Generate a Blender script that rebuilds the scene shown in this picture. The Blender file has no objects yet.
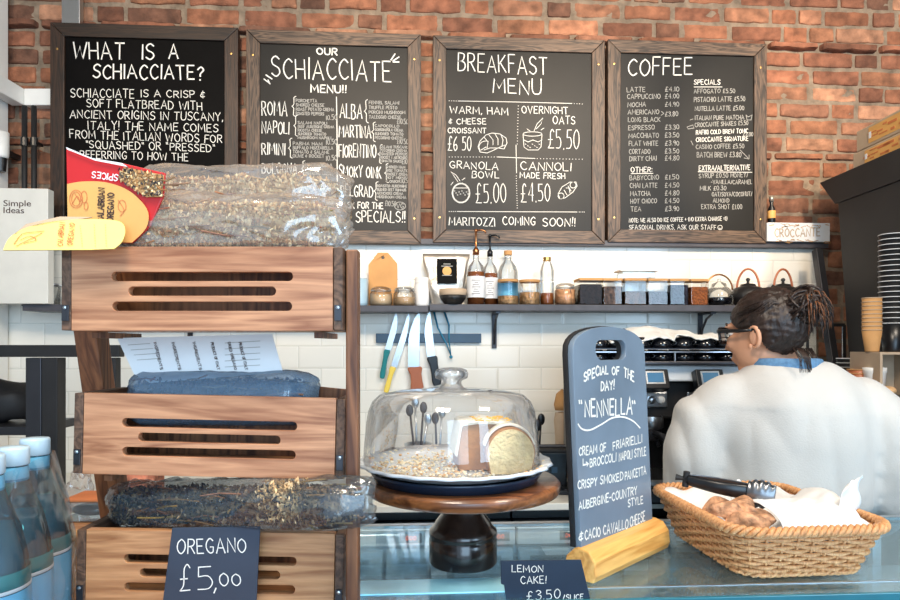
import bpy, bmesh, math, random
from mathutils import Vector, Matrix, noise, Euler
random.seed(7)
PI = math.pi
scene = bpy.context.scene
COL = scene.collection
A = math.radians(3.5)          # the back wall is turned this much against the viewing direction
EYE = 1.5
def C(X, D, Z):                # metres right of / in front of the eye -> world
    return Vector((X*math.cos(A)+D*math.sin(A), -X*math.sin(A)+D*math.cos(A), Z))
def P(px, py, d):              # a spot seen at px,py standing d metres away
    return C((px-450)/650*d, d, EYE+(345-py)/650*d)
def W(px, py, Y):              # a spot seen at px,py on a plane parallel to the wall
    k = (px-450)/650
    d = Y/(math.cos(A)-k*math.sin(A))
    return P(px, py, d)

# ---------------------------------------------------------------- camera, world, lights
cd = bpy.data.cameras.new('camera'); cam = bpy.data.objects.new('camera', cd); COL.objects.link(cam)
cam.location = (0, 0, EYE); cam.rotation_euler = (PI/2, 0, -A)
cd.sensor_width = 36; cd.lens = 26; cd.shift_y = 0.05; cd.clip_start = 0.05
scene.camera = cam
scene.view_settings.view_transform = 'Standard'; scene.view_settings.look = 'None'
scene.view_settings.gamma = 1; scene.view_settings.use_curve_mapping = False
scene.view_settings.exposure = 0.35
wd = bpy.data.worlds.new('daylight'); scene.world = wd; wd.use_nodes = True
bg = wd.node_tree.nodes['Background']; bg.inputs[0].default_value = (0.60, 0.78, 1.0, 1); bg.inputs[1].default_value = 1.0
def area(name, loc, target, size, power, color, sy=None):
    l = bpy.data.lights.new(name, 'AREA'); l.energy = power; l.color = color; l.size = size
    if sy: l.shape = 'RECTANGLE'; l.size_y = sy
    o = bpy.data.objects.new(name, l); COL.objects.link(o); o.location = loc
    o.rotation_euler = (Vector(target)-Vector(loc)).to_track_quat('-Z', 'Y').to_euler()
    return o
area('shop_window_light', (0.35, -2.6, 1.9), (0.1, 2.0, 1.3), 1.7, 52, (0.52, 0.77, 1.0), 2.2)
area('shop_window_light', (2.9, -2.5, 1.9), (0.7, 1.6, 1.2), 1.0, 48, (0.52, 0.77, 1.0), 2.2)
def spot(name, loc, target, power, color, half, blend=.5, soft=.06):
    l = bpy.data.lights.new(name, 'SPOT'); l.energy = power; l.color = color; l.spot_size = math.radians(half*2); l.spot_blend = blend; l.shadow_soft_size = soft
    o = bpy.data.objects.new(name, l); COL.objects.link(o); o.location = loc
    o.rotation_euler = (Vector(target)-Vector(loc)).to_track_quat('-Z', 'Y').to_euler()
for x_, p_ in ((-1.35, 50), (-.55, 88), (.25, 120), (1.05, 150), (1.85, 165)):          # track spotlights aimed at the menu boards
    spot('track_spotlight', (x_, .0, 3.05), (x_, 2.6, 2.32), p_, (1.0, .80, .58), 18)
area('ceiling_lamp_light', (-0.3, 0.1, 3.05), (0.0, 1.3, 1.2), 0.5, 26, (1.0, 0.86, 0.70))
area('ceiling_lamp_light', (1.2, 0.4, 3.05), (1.0, 1.8, 1.2), 0.5, 22, (1.0, 0.86, 0.70))

# ---------------------------------------------------------------- materials
def lin(c):
    return tuple(((x/255)/12.92 if x/255 <= .04045 else ((x/255+.055)/1.055)**2.4) for x in c)+(1,)
def newmat(name):
    m = bpy.data.materials.new(name); m.use_nodes = True
    nt = m.node_tree; return m, nt, nt.nodes['Principled BSDF']
def pmat(name, c, rough=.5, metal=0, var=.12, scale=12, bump=0, bscale=80, stretch=(1,1,1), spec=None, coat=0, emit=0, sheen=0):
    m, nt, b = newmat(name)
    N = nt.nodes; L = nt.links
    tc = N.new('ShaderNodeTexCoord'); mp = N.new('ShaderNodeMapping'); mp.inputs['Scale'].default_value = stretch
    L.new(tc.outputs['Object'], mp.inputs[0])
    no = N.new('ShaderNodeTexNoise'); no.inputs['Scale'].default_value = scale; no.inputs['Detail'].default_value = 4
    L.new(mp.outputs[0], no.inputs['Vector'])
    cr = N.new('ShaderNodeValToRGB'); a = lin(c)
    cr.color_ramp.elements[0].color = tuple(max(0, x*(1-var)) for x in a[:3])+(1,)
    cr.color_ramp.elements[1].color = tuple(min(1, x*(1+var)) for x in a[:3])+(1,)
    cr.color_ramp.elements[0].position = .3; cr.color_ramp.elements[1].position = .7
    L.new(no.outputs['Fac'], cr.inputs[0]); L.new(cr.outputs[0], b.inputs['Base Color'])
    b.inputs['Roughness'].default_value = rough; b.inputs['Metallic'].default_value = metal
    if spec is not None: b.inputs['Specular IOR Level'].default_value = spec
    if coat: b.inputs['Coat Weight'].default_value = coat; b.inputs['Coat Roughness'].default_value = .08
    if sheen: b.inputs['Sheen Weight'].default_value = sheen
    if bump:
        n2 = N.new('ShaderNodeTexNoise'); n2.inputs['Scale'].default_value = bscale; n2.inputs['Detail'].default_value = 5
        L.new(mp.outputs[0], n2.inputs['Vector'])
        bp = N.new('ShaderNodeBump'); bp.inputs['Strength'].default_value = bump; bp.inputs['Distance'].default_value = .01
        L.new(n2.outputs['Fac'], bp.inputs['Height']); L.new(bp.outputs[0], b.inputs['Normal'])
    if emit:
        b.inputs['Emission Color'].default_value = a; b.inputs['Emission Strength'].default_value = emit
    return m
def wood(name, dark, light, axis=0, scale=9, rough=.5, ring=.5, coat=0):
    m, nt, b = newmat(name); N = nt.nodes; L = nt.links
    tc = N.new('ShaderNodeTexCoord'); mp = N.new('ShaderNodeMapping')
    s = [14, 14, 14]; s[axis] = 1.2; mp.inputs['Scale'].default_value = s
    oi = N.new('ShaderNodeObjectInfo'); ad = N.new('ShaderNodeVectorMath'); ad.operation = 'ADD'
    mu = N.new('ShaderNodeVectorMath'); mu.operation = 'SCALE'; mu.inputs['Scale'].default_value = 7
    cb = N.new('ShaderNodeCombineXYZ')
    for i in range(3): L.new(oi.outputs['Random'], cb.inputs[i])
    L.new(cb.outputs[0], mu.inputs[0]); L.new(tc.outputs['Object'], ad.inputs[0]); L.new(mu.outputs[0], ad.inputs[1])
    L.new(ad.outputs[0], mp.inputs[0])
    n1 = N.new('ShaderNodeTexNoise'); n1.inputs['Scale'].default_value = scale*.25; n1.inputs['Detail'].default_value = 3; n1.inputs['Distortion'].default_value = 1.2
    n2 = N.new('ShaderNodeTexNoise'); n2.inputs['Scale'].default_value = scale*1.6; n2.inputs['Detail'].default_value = 6
    L.new(mp.outputs[0], n1.inputs[0]); L.new(mp.outputs[0], n2.inputs[0])
    wv = N.new('ShaderNodeMath'); wv.operation = 'MULTIPLY'; wv.inputs[1].default_value = 5
    fr = N.new('ShaderNodeMath'); fr.operation = 'PINGPONG'; fr.inputs[1].default_value = .5
    L.new(n1.outputs['Fac'], wv.inputs[0]); L.new(wv.outputs[0], fr.inputs[0])
    mx = N.new('ShaderNodeMix'); mx.data_type = 'FLOAT'; mx.inputs[0].default_value = ring
    L.new(n2.outputs['Fac'], mx.inputs[2]); 
    m2 = N.new('ShaderNodeMath'); m2.operation = 'MULTIPLY'; m2.inputs[1].default_value = 2; L.new(fr.outputs[0], m2.inputs[0]); L.new(m2.outputs[0], mx.inputs[3])
    cr = N.new('ShaderNodeValToRGB'); cr.color_ramp.elements[0].color = lin(dark); cr.color_ramp.elements[1].color = lin(light)
    cr.color_ramp.elements[0].position = .25; cr.color_ramp.elements[1].position = .75
    L.new(mx.outputs[0], cr.inputs[0]); L.new(cr.outputs[0], b.inputs['Base Color'])
    b.inputs['Roughness'].default_value = rough
    if coat: b.inputs['Coat Weight'].default_value = coat; b.inputs['Coat Roughness'].default_value = .12
    bp = N.new('ShaderNodeBump'); bp.inputs['Strength'].default_value = .25; bp.inputs['Distance'].default_value = .002
    L.new(n2.outputs['Fac'], bp.inputs['Height']); L.new(bp.outputs[0], b.inputs['Normal'])
    return m
def thin_glass(name, tint=(1,1,1), refl=1.0, edge=.55, rough=.02, base=.04, bump=0, bscale=30, haze=0, hazecol=(1,1,1)):
    # a sheet of clear material: see-through, more mirror-like at grazing angles
    m = bpy.data.materials.new(name); m.use_nodes = True; nt = m.node_tree; N = nt.nodes; L = nt.links
    N.remove(N['Principled BSDF']); out = N['Material Output']
    tr = N.new('ShaderNodeBsdfTransparent'); gl = N.new('ShaderNodeBsdfGlossy'); gl.inputs['Roughness'].default_value = rough
    lw = N.new('ShaderNodeLayerWeight'); lw.inputs['Blend'].default_value = .35
    cr = N.new('ShaderNodeMapRange'); cr.inputs['To Min'].default_value = base; cr.inputs['To Max'].default_value = refl
    L.new(lw.outputs['Fresnel'], cr.inputs['Value'])
    c2 = N.new('ShaderNodeMix'); c2.data_type = 'RGBA'; c2.inputs[6].default_value = tuple(tint)+(1,)
    c2.inputs[7].default_value = tuple(x*edge for x in tint)+(1,)
    pw = N.new('ShaderNodeMath'); pw.operation = 'POWER'; pw.inputs[1].default_value = 3; L.new(lw.outputs['Facing'], pw.inputs[0])
    L.new(pw.outputs[0], c2.inputs[0]); L.new(c2.outputs[2], tr.inputs[0])
    mx = N.new('ShaderNodeMixShader'); L.new(cr.outputs[0], mx.inputs[0]); L.new(tr.outputs[0], mx.inputs[1]); L.new(gl.outputs[0], mx.inputs[2])
    last = mx
    if haze:
        df = N.new('ShaderNodeBsdfDiffuse'); df.inputs[0].default_value = tuple(hazecol)+(1,)
        hx = N.new('ShaderNodeMixShader'); hx.inputs[0].default_value = haze
        L.new(mx.outputs[0], hx.inputs[1]); L.new(df.outputs[0], hx.inputs[2]); last = hx
    L.new(last.outputs[0], out.inputs[0])
    if bump:
        tc = N.new('ShaderNodeTexCoord')
        vo = N.new('ShaderNodeTexNoise'); vo.inputs['Scale'].default_value = bscale; vo.inputs['Detail'].default_value = 2; vo.inputs['Distortion'].default_value = 1.5
        try: vo.noise_type = 'RIDGED_MULTIFRACTAL'
        except Exception: pass
        L.new(tc.outputs['Object'], vo.inputs['Vector'])
        bp = N.new('ShaderNodeBump'); bp.inputs['Strength'].default_value = bump; bp.inputs['Distance'].default_value = .01
        L.new(vo.outputs['Fac'], bp.inputs['Height']); L.new(bp.outputs[0], gl.inputs['Normal']); L.new(bp.outputs[0], lw.inputs['Normal'])
    return m
def attr_mat(name, rough=.8, var=.25, scale=60, bump=.4, bscale=90):
    m, nt, b = newmat(name); N = nt.nodes; L = nt.links
    at = N.new('ShaderNodeAttribute'); at.attribute_name = 'Col'
    tc = N.new('ShaderNodeTexCoord'); no = N.new('ShaderNodeTexNoise'); no.inputs['Scale'].default_value = scale; no.inputs['Detail'].default_value = 8
    L.new(tc.outputs['Object'], no.inputs['Vector'])
    mr = N.new('ShaderNodeMapRange'); mr.inputs['From Min'].default_value = .25; mr.inputs['From Max'].default_value = .75
    mr.inputs['To Min'].default_value = 1-var; mr.inputs['To Max'].default_value = 1+var; L.new(no.outputs['Fac'], mr.inputs['Value'])
    vm = N.new('ShaderNodeVectorMath'); vm.operation = 'SCALE'; L.new(at.outputs['Color'], vm.inputs[0]); L.new(mr.outputs[0], vm.inputs['Scale'])
    L.new(vm.outputs[0], b.inputs['Base Color']); b.inputs['Roughness'].default_value = rough
    if bump:
        n2 = N.new('ShaderNodeTexNoise'); n2.inputs['Scale'].default_value = bscale; n2.inputs['Detail'].default_value = 8; L.new(tc.outputs['Object'], n2.inputs['Vector'])
        bp = N.new('ShaderNodeBump'); bp.inputs['Strength'].default_value = bump; bp.inputs['Distance'].default_value = .01
        L.new(n2.outputs['Fac'], bp.inputs['Height']); L.new(bp.outputs[0], b.inputs['Normal'])
    return m

M = {}
M['brick'] = attr_mat('brick', .9, .45, 22, .7, 60)
M['mortar'] = pmat('mortar', (120, 98, 78), .95, var=.4, scale=25, bump=.8, bscale=60)
M['plain'] = pmat('plaster', (205, 200, 192), .9)
M['floor'] = pmat('floor_boards', (120, 100, 82), .6, var=.3)
M['board'] = pmat('chalk_slate', (18, 18, 18), .45, var=.3, scale=5, spec=.28)
M['black_low_reflect'] = pmat('chalk_low_reflect', (9, 8, 8), .6, var=.3, scale=5, spec=.08)  # weaker reflections on the leftmost board put into a blacker colour
M['chalk'] = pmat('chalk_white', (238, 234, 226), .9, var=.06)
M['chalk_dim'] = pmat('chalk_faint', (175, 172, 166), .9, var=.12)
M['frame_h'] = wood('frame_oak_h', (42, 31, 24), (112, 88, 70), 0, 12)
M['frame_v'] = wood('frame_oak_v', (40, 30, 24), (104, 81, 64), 2, 12)
M['frame_dh'] = wood('frame_walnut_h', (24, 15, 10), (52, 34, 22), 0, 12)
M['frame_dv'] = wood('frame_walnut_v', (28, 17, 11), (62, 40, 26), 2, 12)
M['brass'] = pmat('brass', (200, 160, 100), .35, 1)
M['copper'] = pmat('copper', (190, 128, 84), .3, 1)
M['paint_steel'] = pmat('brushed_light_steel', (224, 229, 232), .35, .0, var=.06)
M['steel'] = pmat('steel', (196, 200, 204), .3, 1, var=.06)
M['dsteel'] = pmat('dark_steel', (70, 70, 74), .4, .8)
M['black'] = pmat('black_plastic', (20, 21, 24), .3, var=.3)
M['blackmat'] = pmat('black_painted', (30, 29, 30), .6, var=.3)
M['blackgloss'] = pmat('black_glazed', (14, 16, 22), .12, var=.2, coat=.5)
M['iron'] = pmat('cast_iron', (26, 24, 24), .45, var=.3, bump=.3)
M['shelf'] = pmat('shelf_grey', (72, 70, 76), .5, var=.2, scale=20)
M['white'] = pmat('white_plastic', (235, 233, 228), .45, var=.03)
M['paper'] = pmat('white_paper', (230, 230, 230), .8, var=.04)
M['cloth'] = pmat('white_cloth', (240, 236, 228), .9, var=.05, bump=.3, bscale=200)
M['kraft'] = pmat('kraft', (196, 146, 92), .8, var=.1)
M['acacia'] = wood('acacia', (146, 92, 62), (212, 154, 114), 0, 7, .42, .36)
M['acacia_pale'] = wood('acacia_pale', (148, 96, 60), (206, 152, 106), 0, 7, .45, .3)
M['acacia_v'] = wood('acacia_v', (84, 48, 28), (142, 92, 58), 2, 7, .5, .5)
M['endgrain'] = wood('end_grain', (66, 46, 34), (118, 88, 68), 1, 9, .6, .4)
M['pine'] = wood('pine_foot', (206, 140, 66), (240, 184, 104), 0, 6, .4, .4, coat=.3)
M['darkwood'] = wood('stand_dark_wood', (22, 16, 14), (46, 32, 26), 2, 8, .22, .4, coat=.6)
M['walnut'] = wood('stand_top_wood', (78, 42, 22), (150, 92, 52), 0, 6, .3, .4, coat=.4)
M['glass'] = thin_glass('clear_glass', (.97, .985, .99), .75, .7, .02, .02)
M['domeglass'] = thin_glass('dome_glass', (.985, .992, 1), .75, .72, .02, .05, haze=.03, hazecol=(.95,.97,1))
M['topglass'] = thin_glass('counter_glass', (.84, .96, 1.0), .6, .95, .03, .04, haze=.04, hazecol=(.5,.85,1))
M['glassedge'] = pmat('glass_edge', (36, 112, 130), .2, var=.1, spec=.8)
M['film'] = thin_glass('plastic_film', (.97, .97, .97), .7, .9, .07, .09, bump=1.0, bscale=7, haze=.11, hazecol=(1,.90,.80))
M['film_blue_sheen'] = thin_glass('blue_sheen_film', (.85,.93,1.0), .6, .85, .12, .08, bump=.6, bscale=8, haze=.42, hazecol=(.22,.34,.48))  # blue-grey reflection on the bag film put into its haze colour
M['film_blue'] = thin_glass('plastic_film_wrap', (.90, .96, 1.0), .6, .85, .12, .06, bump=.8, bscale=10, haze=.03, hazecol=(.75,.88,1))
M['bottleglass'] = thin_glass('green_blue_glass', (.35, .78, .84), .8, .5, .03, .05)
M['herb'] = attr_mat('dried_herb', .85, .3, 200, 0)
M['attr'] = attr_mat('mixed_colours', .6, .08, 40, 0)
M['wicker'] = wood('wicker', (178, 118, 72), (234, 178, 122), 2, 20, .5, .2)
M['cake'] = pmat('sponge_cake', (246, 218, 166), .9, var=.15, scale=60, bump=.6, bscale=160)
M['crust'] = pmat('cake_crust', (176, 122, 74), .8, var=.2, scale=40, bump=.3)
M['icing'] = pmat('icing', (250, 244, 226), .35, var=.03)
M['porcelain'] = pmat('porcelain', (226, 230, 234), .15, var=.03, coat=.4)
M['capblue'] = pmat('cap_pale_blue', (186, 212, 228), .3)
M['tongsteel'] = pmat('tong_steel', (120, 122, 126), .3, .85)
M['navy'] = pmat('navy_enamel', (26, 42, 62), .3, var=.15)
M['bread'] = pmat('baked_bread', (192, 142, 106), .85, var=.65, scale=55, bump=1, bscale=60)
M['sweat'] = pmat('sweatshirt_cotton', (200, 196, 190), .95, var=.03, bump=.15, bscale=260, sheen=.3)
M['denim'] = pmat('denim_blue', (92, 132, 168), .9, var=.2, scale=120, bump=.3, bscale=300)
M['trousers'] = pmat('dark_trousers', (40, 42, 50), .9)
M['skin'] = pmat('skin', (214, 156, 122), .5, var=.06, scale=20)
M['hair'] = pmat('dark_hair', (46, 32, 26), .42, var=.5, scale=60, bump=.6, bscale=60, stretch=(1,1,.25))
M['hairlight'] = pmat('auburn_hair', (128, 78, 46), .45, var=.35, scale=60)
M['silver'] = pmat('foil_silver', (190, 180, 168), .35, .7, var=.15, bump=.5, bscale=20)
M['cabinet'] = pmat('cabinet_black', (44, 42, 42), .6, var=.2, scale=4)
M['red'] = pmat('label_red', (200, 34, 36), .4, var=.05)
M['yellow'] = pmat('label_yellow', (244, 222, 128), .6, var=.04)
M['orange'] = pmat('label_orange', (226, 170, 96), .6, var=.08)
M['ink'] = pmat('printed_ink', (70, 46, 40), .7)
M['inkred'] = pmat('printed_brick_red', (206, 120, 70), .7)
M['worktop'] = pmat('worktop_white', (226, 222, 212), .4, var=.05)
M['teal'] = pmat('teal_plastic', (0, 122, 124), .4)
M['knifeyellow'] = pmat('yellow_plastic', (244, 210, 84), .4)
M['brownplastic'] = pmat('brown_plastic', (172, 98, 62), .4)
M['blue'] = pmat('blue_metal', (40, 128, 160), .35, .3)
M['strip'] = pmat('magnet_strip', (44, 72, 96), .4)
M['led'] = pmat('led_red', (255, 90, 30), .5, emit=3)
M['screen'] = pmat('screen_glow', (70, 110, 140), .15, emit=.25)
M['lblue'] = pmat('label_blue', (110, 190, 226), .5, var=.05)
M['amber'] = pmat('amber_syrup', (150, 84, 40), .2, var=.2)
M['acrylic'] = thin_glass('clear_acrylic', (.90, .96, .98), .8, .6, .05, .10, haze=.10, hazecol=(.8,.92,1))
M['peel'] = pmat('lemon_zest', (244, 190, 70), .7)
M['navycard'] = pmat('slate_card', (50, 60, 76), .5, var=.15)
M['taupe'] = pmat('taupe_card', (190, 166, 140), .8)

def tile_mat():
    m, nt, b = newmat('metro_tile'); N = nt.nodes; L = nt.links
    tc = N.new('ShaderNodeTexCoord'); sx = N.new('ShaderNodeSeparateXYZ'); cx = N.new('ShaderNodeCombineXYZ')
    L.new(tc.outputs['Object'], sx.inputs[0]); L.new(sx.outputs[0], cx.inputs[0]); L.new(sx.outputs[2], cx.inputs[1])
    br = N.new('ShaderNodeTexBrick'); br.inputs['Scale'].default_value = 1
    br.inputs['Brick Width'].default_value = .176; br.inputs['Row Height'].default_value = .088
    br.inputs['Mortar Size'].default_value = .0016; br.inputs['Mortar Smooth'].default_value = .3
    br.inputs['Color1'].default_value = lin((240, 235, 224)); br.inputs['Color2'].default_value = lin((232, 228, 218)); br.inputs['Mortar'].default_value = lin((212, 208, 198))
    L.new(cx.outputs[0], br.inputs['Vector']); L.new(br.outputs['Color'], b.inputs['Base Color'])
    b.inputs['Roughness'].default_value = .18
    br2 = N.new('ShaderNodeTexBrick'); br2.inputs['Scale'].default_value = 1
    br2.inputs['Brick Width'].default_value = .176; br2.inputs['Row Height'].default_value = .088
    br2.inputs['Mortar Size'].default_value = .007; br2.inputs['Mortar Smooth'].default_value = 1
    L.new(cx.outputs[0], br2.inputs['Vector'])
    inv = N.new('ShaderNodeMath'); inv.operation = 'SUBTRACT'; inv.inputs[0].default_value = 1; L.new(br2.outputs['Fac'], inv.inputs[1])
    bp = N.new('ShaderNodeBump'); bp.inputs['Strength'].default_value = .45; bp.inputs['Distance'].default_value = .002
    L.new(inv.outputs[0], bp.inputs['Height']); L.new(bp.outputs[0], b.inputs['Normal'])
    return m
M['tile'] = tile_mat()

# ---------------------------------------------------------------- mesh helpers
def link(name, me, mats, parent=None, smooth=False, loc=None, rot=None, bevel=0, bseg=2, sub=0, angle=40, solid=0):
    for m in (mats if isinstance(mats, (list, tuple)) else [mats]):
        me.materials.append(M[m] if isinstance(m, str) else m)
    o = bpy.data.objects.new(name, me); COL.objects.link(o)
    if parent: o.parent = parent
    if loc is not None: o.location = loc
    if rot is not None: o.rotation_euler = rot
    if smooth:
        for p in me.polygons: p.use_smooth = True
    if solid:
        s = o.modifiers.new('s', 'SOLIDIFY'); s.thickness = solid; s.offset = 0
    if bevel:
        b = o.modifiers.new('b', 'BEVEL'); b.width = bevel; b.segments = bseg; b.limit_method = 'ANGLE'; b.angle_limit = math.radians(angle)
        b.harden_normals = False
    if sub:
        s = o.modifiers.new('sub', 'SUBSURF'); s.levels = sub; s.render_levels = sub
    return o
class MB:
    def __init__(s): s.v = []; s.f = []; s.c = []; s.mi = []
    def add(s, v, f, col=None, mi=0):
        n = len(s.v); s.v += [tuple(p) for p in v]; s.f += [tuple(i+n for i in q) for q in f]; s.mi += [mi]*len(f)
        s.c += [col or (1,1,1)]*len(v); return s
    def box(s, c, d, rot=None, col=None, mi=0, taper=None):
        v = []
        for k, (x, y, z) in enumerate([(-1,-1,-1),(1,-1,-1),(1,1,-1),(-1,1,-1),(-1,-1,1),(1,-1,1),(1,1,1),(-1,1,1)]):
            t = 1 if (z < 0 or not taper) else taper
            p = Vector((x*d[0]/2*t, y*d[1]/2*t, z*d[2]/2))
            if rot: p = Euler(rot).to_matrix() @ p
            v.append(p+Vector(c))
        return s.add(v, [(0,3,2,1),(4,5,6,7),(0,1,5,4),(1,2,6,5),(2,3,7,6),(3,0,4,7)], col, mi)
    def lathe(s, prof, seg=32, c=(0,0,0), sx=1, sy=1, rot=None, col=None, mi=0, wob=None):
        rings = []; v = []; f = []
        for (r, z) in prof:
            if r < 1e-6: rings.append([len(v)]); v.append((0, 0, z))
            else:
                rings.append(list(range(len(v), len(v)+seg)))
                for i in range(seg):
                    a = 2*PI*i/seg; k = wob(a, r, z) if wob else 1
                    v.append((r*k*sx*math.cos(a), r*k*sy*math.sin(a), z))
        for a, b in zip(rings, rings[1:]):
            for i in range(seg):
                j = (i+1) % seg
                if len(a) == 1 and len(b) == 1: continue
                if len(a) == 1: f.append((a[0], b[j], b[i]))
                elif len(b) == 1: f.append((a[i], a[j], b[0]))
                else: f.append((a[i], a[j], b[j], b[i]))
        R = Euler(rot).to_matrix() if rot else Matrix.Identity(3)
        return s.add([R @ Vector(p)+Vector(c) for p in v], f, col, mi)
    def tube(s, pts, r, seg=8, closed=False, cap=True, flat=1, col=None, mi=0, up=None):
        pts = [Vector(p) for p in pts]; n = len(pts)
        rr = r if isinstance(r, (list, tuple)) else [r]*n
        v = []; f = []; nrm = None
        for i, p in enumerate(pts):
            t = (pts[(i+1) % n]-pts[i-1]) if closed else (pts[min(i+1, n-1)]-pts[max(i-1, 0)])
            if t.length < 1e-9: t = Vector((0, 0, 1))
            t.normalize()
            if nrm is None:
                nrm = Vector(up) if up else (Vector((0,0,1)) if abs(t.z) < .9 else Vector((1,0,0)))
            nrm = nrm-t*nrm.dot(t)
            if nrm.length < 1e-6: nrm = t.orthogonal()
            nrm.normalize(); b = t.cross(nrm)
            for k in range(seg):
                a = 2*PI*k/seg; v.append(p+(nrm*math.cos(a)*flat+b*math.sin(a))*rr[i])
        m = n if closed else n-1
        for i in range(m):
            for k in range(seg):
                k2 = (k+1) % seg; i2 = (i+1) % n
                f.append((i*seg+k, i*seg+k2, i2*seg+k2, i2*seg+k))
        if cap and not closed:
            f.append(tuple(reversed(range(seg)))); f.append(tuple(range((n-1)*seg, n*seg)))
        return s.add(v, f, col, mi)
    def grid(s, fn, nu, nv, closeu=False, col=None, mi=0):
        v = [fn(i/(nu if closeu else nu-1), j/(nv-1)) for j in range(nv) for i in range(nu)]
        f = []
        for j in range(nv-1):
            for i in range(nu if closeu else nu-1):
                i2 = (i+1) % nu
                f.append((j*nu+i, j*nu+i2, (j+1)*nu+i2, (j+1)*nu+i))
        return s.add(v, f, col, mi)
    def ball(s, c, r, seg=16, rings=10, rot=None, col=None, mi=0):
        r = r if isinstance(r, (tuple, list)) else (r, r, r)
        R = Euler(rot).to_matrix() if rot else Matrix.Identity(3)
        v = [R @ Vector((0,0,-r[2]))+Vector(c)]; f = []
        for j in range(1, rings):
            t = PI*j/rings-PI/2
            for i in range(seg):
                a = 2*PI*i/seg
                v.append(R @ Vector((r[0]*math.cos(t)*math.cos(a), r[1]*math.cos(t)*math.sin(a), r[2]*math.sin(t)))+Vector(c))
        v.append(R @ Vector((0,0,r[2]))+Vector(c)); L = len(v)-1
        for i in range(seg):
            j = (i+1) % seg; f.append((0, 1+j, 1+i)); f.append((L, L-seg+i, L-seg+j))
            for k in range(rings-2): f.append((1+k*seg+i, 1+k*seg+j, 1+(k+1)*seg+j, 1+(k+1)*seg+i))
        return s.add(v, f, col, mi)
    def mesh(s, name):
        me = bpy.data.meshes.new(name); me.from_pydata(s.v, [], s.f); me.update()
        if any(c != (1,1,1) for c in s.c):
            at = me.color_attributes.new('Col', 'FLOAT_COLOR', 'POINT')
            at.data.foreach_set('color', [x for c in s.c for x in (c[0], c[1], c[2], 1)])
        if any(s.mi): me.polygons.foreach_set('material_index', s.mi)
        return me
    def build(s, name, mats, parent=None, **k): return link(name, s.mesh(name), mats, parent, **k)
def B(name, mat, parent, c, d, bevel=.0015, rot=None, **k):
    return MB().box(c, d, rot).build(name, mat, parent, bevel=bevel, **k)
def thing(name, label, cat, loc=(0,0,0), rotz=0, group=None, rot=None):
    o = bpy.data.objects.new(name, None); COL.objects.link(o); o.empty_display_size = .05
    o.location = loc; o.rotation_euler = rot or (0, 0, rotz); return tag(o, label, cat, group)
def tag(o, label, cat, group=None):
    o['label'] = label; o['category'] = cat
    if group: o['group'] = group
    return o
def struct(o): o['kind'] = 'structure'; return o
def dup(root, loc=None, rotz=None, label=None, parent=None):
    c = root.copy(); COL.objects.link(c)
    if parent is not None: c.parent = parent
    if loc is not None: c.location = loc
    if rotz is not None: c.rotation_euler = (0, 0, rotz)
    if label: c['label'] = label
    for ch in list(root.children): dup(ch, parent=c)
    return c
def plate(outer, holes, thick):
    # flat outline (x, z) with holes, given a real thickness along y
    cu = bpy.data.curves.new('t', 'CURVE'); cu.dimensions = '2D'; cu.fill_mode = 'BOTH'; cu.extrude = thick/2
    for pl in [outer]+list(holes):
        sp = cu.splines.new('POLY'); sp.points.add(len(pl)-1); sp.use_cyclic_u = True
        for q, (x, z) in zip(sp.points, pl): q.co = (x, z, 0, 1)
    o = bpy.data.objects.new('t', cu); COL.objects.link(o)
    dg = bpy.context.evaluated_depsgraph_get(); dg.update()
    me = bpy.data.meshes.new_from_object(o.evaluated_get(dg)); bpy.data.objects.remove(o); bpy.data.curves.remove(cu)
    for v in me.vertices: x, y, z = v.co; v.co = (x, -z, y)
    bm = bmesh.new(); bm.from_mesh(me); bmesh.ops.remove_doubles(bm, verts=bm.verts, dist=1e-5); bmesh.ops.recalc_face_normals(bm, faces=bm.faces); bm.to_mesh(me); bm.free()
    me.materials.clear(); return me
def rrect(x0, z0, x1, z1, r, n=6):
    p = []
    for cx, cz, a0 in ((x1-r, z0+r, -PI/2), (x1-r, z1-r, 0), (x0+r, z1-r, PI/2), (x0+r, z0+r, PI)):
        for i in range(n+1):
            a = a0+PI/2*i/n; p.append((cx+r*math.cos(a), cz+r*math.sin(a)))
    return p
def remesh(mb, vox, smooth=3, name='m'):
    me = mb.mesh(name); o = bpy.data.objects.new('t', me); COL.objects.link(o)
    r = o.modifiers.new('r', 'REMESH'); r.mode = 'VOXEL'; r.voxel_size = vox
    s = o.modifiers.new('s', 'SMOOTH'); s.factor = .5; s.iterations = smooth
    dg = bpy.context.evaluated_depsgraph_get(); dg.update()
    m2 = bpy.data.meshes.new_from_object(o.evaluated_get(dg)); bpy.data.objects.remove(o); m2.materials.clear()
    for p in m2.polygons: p.use_smooth = True
    return m2

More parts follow.
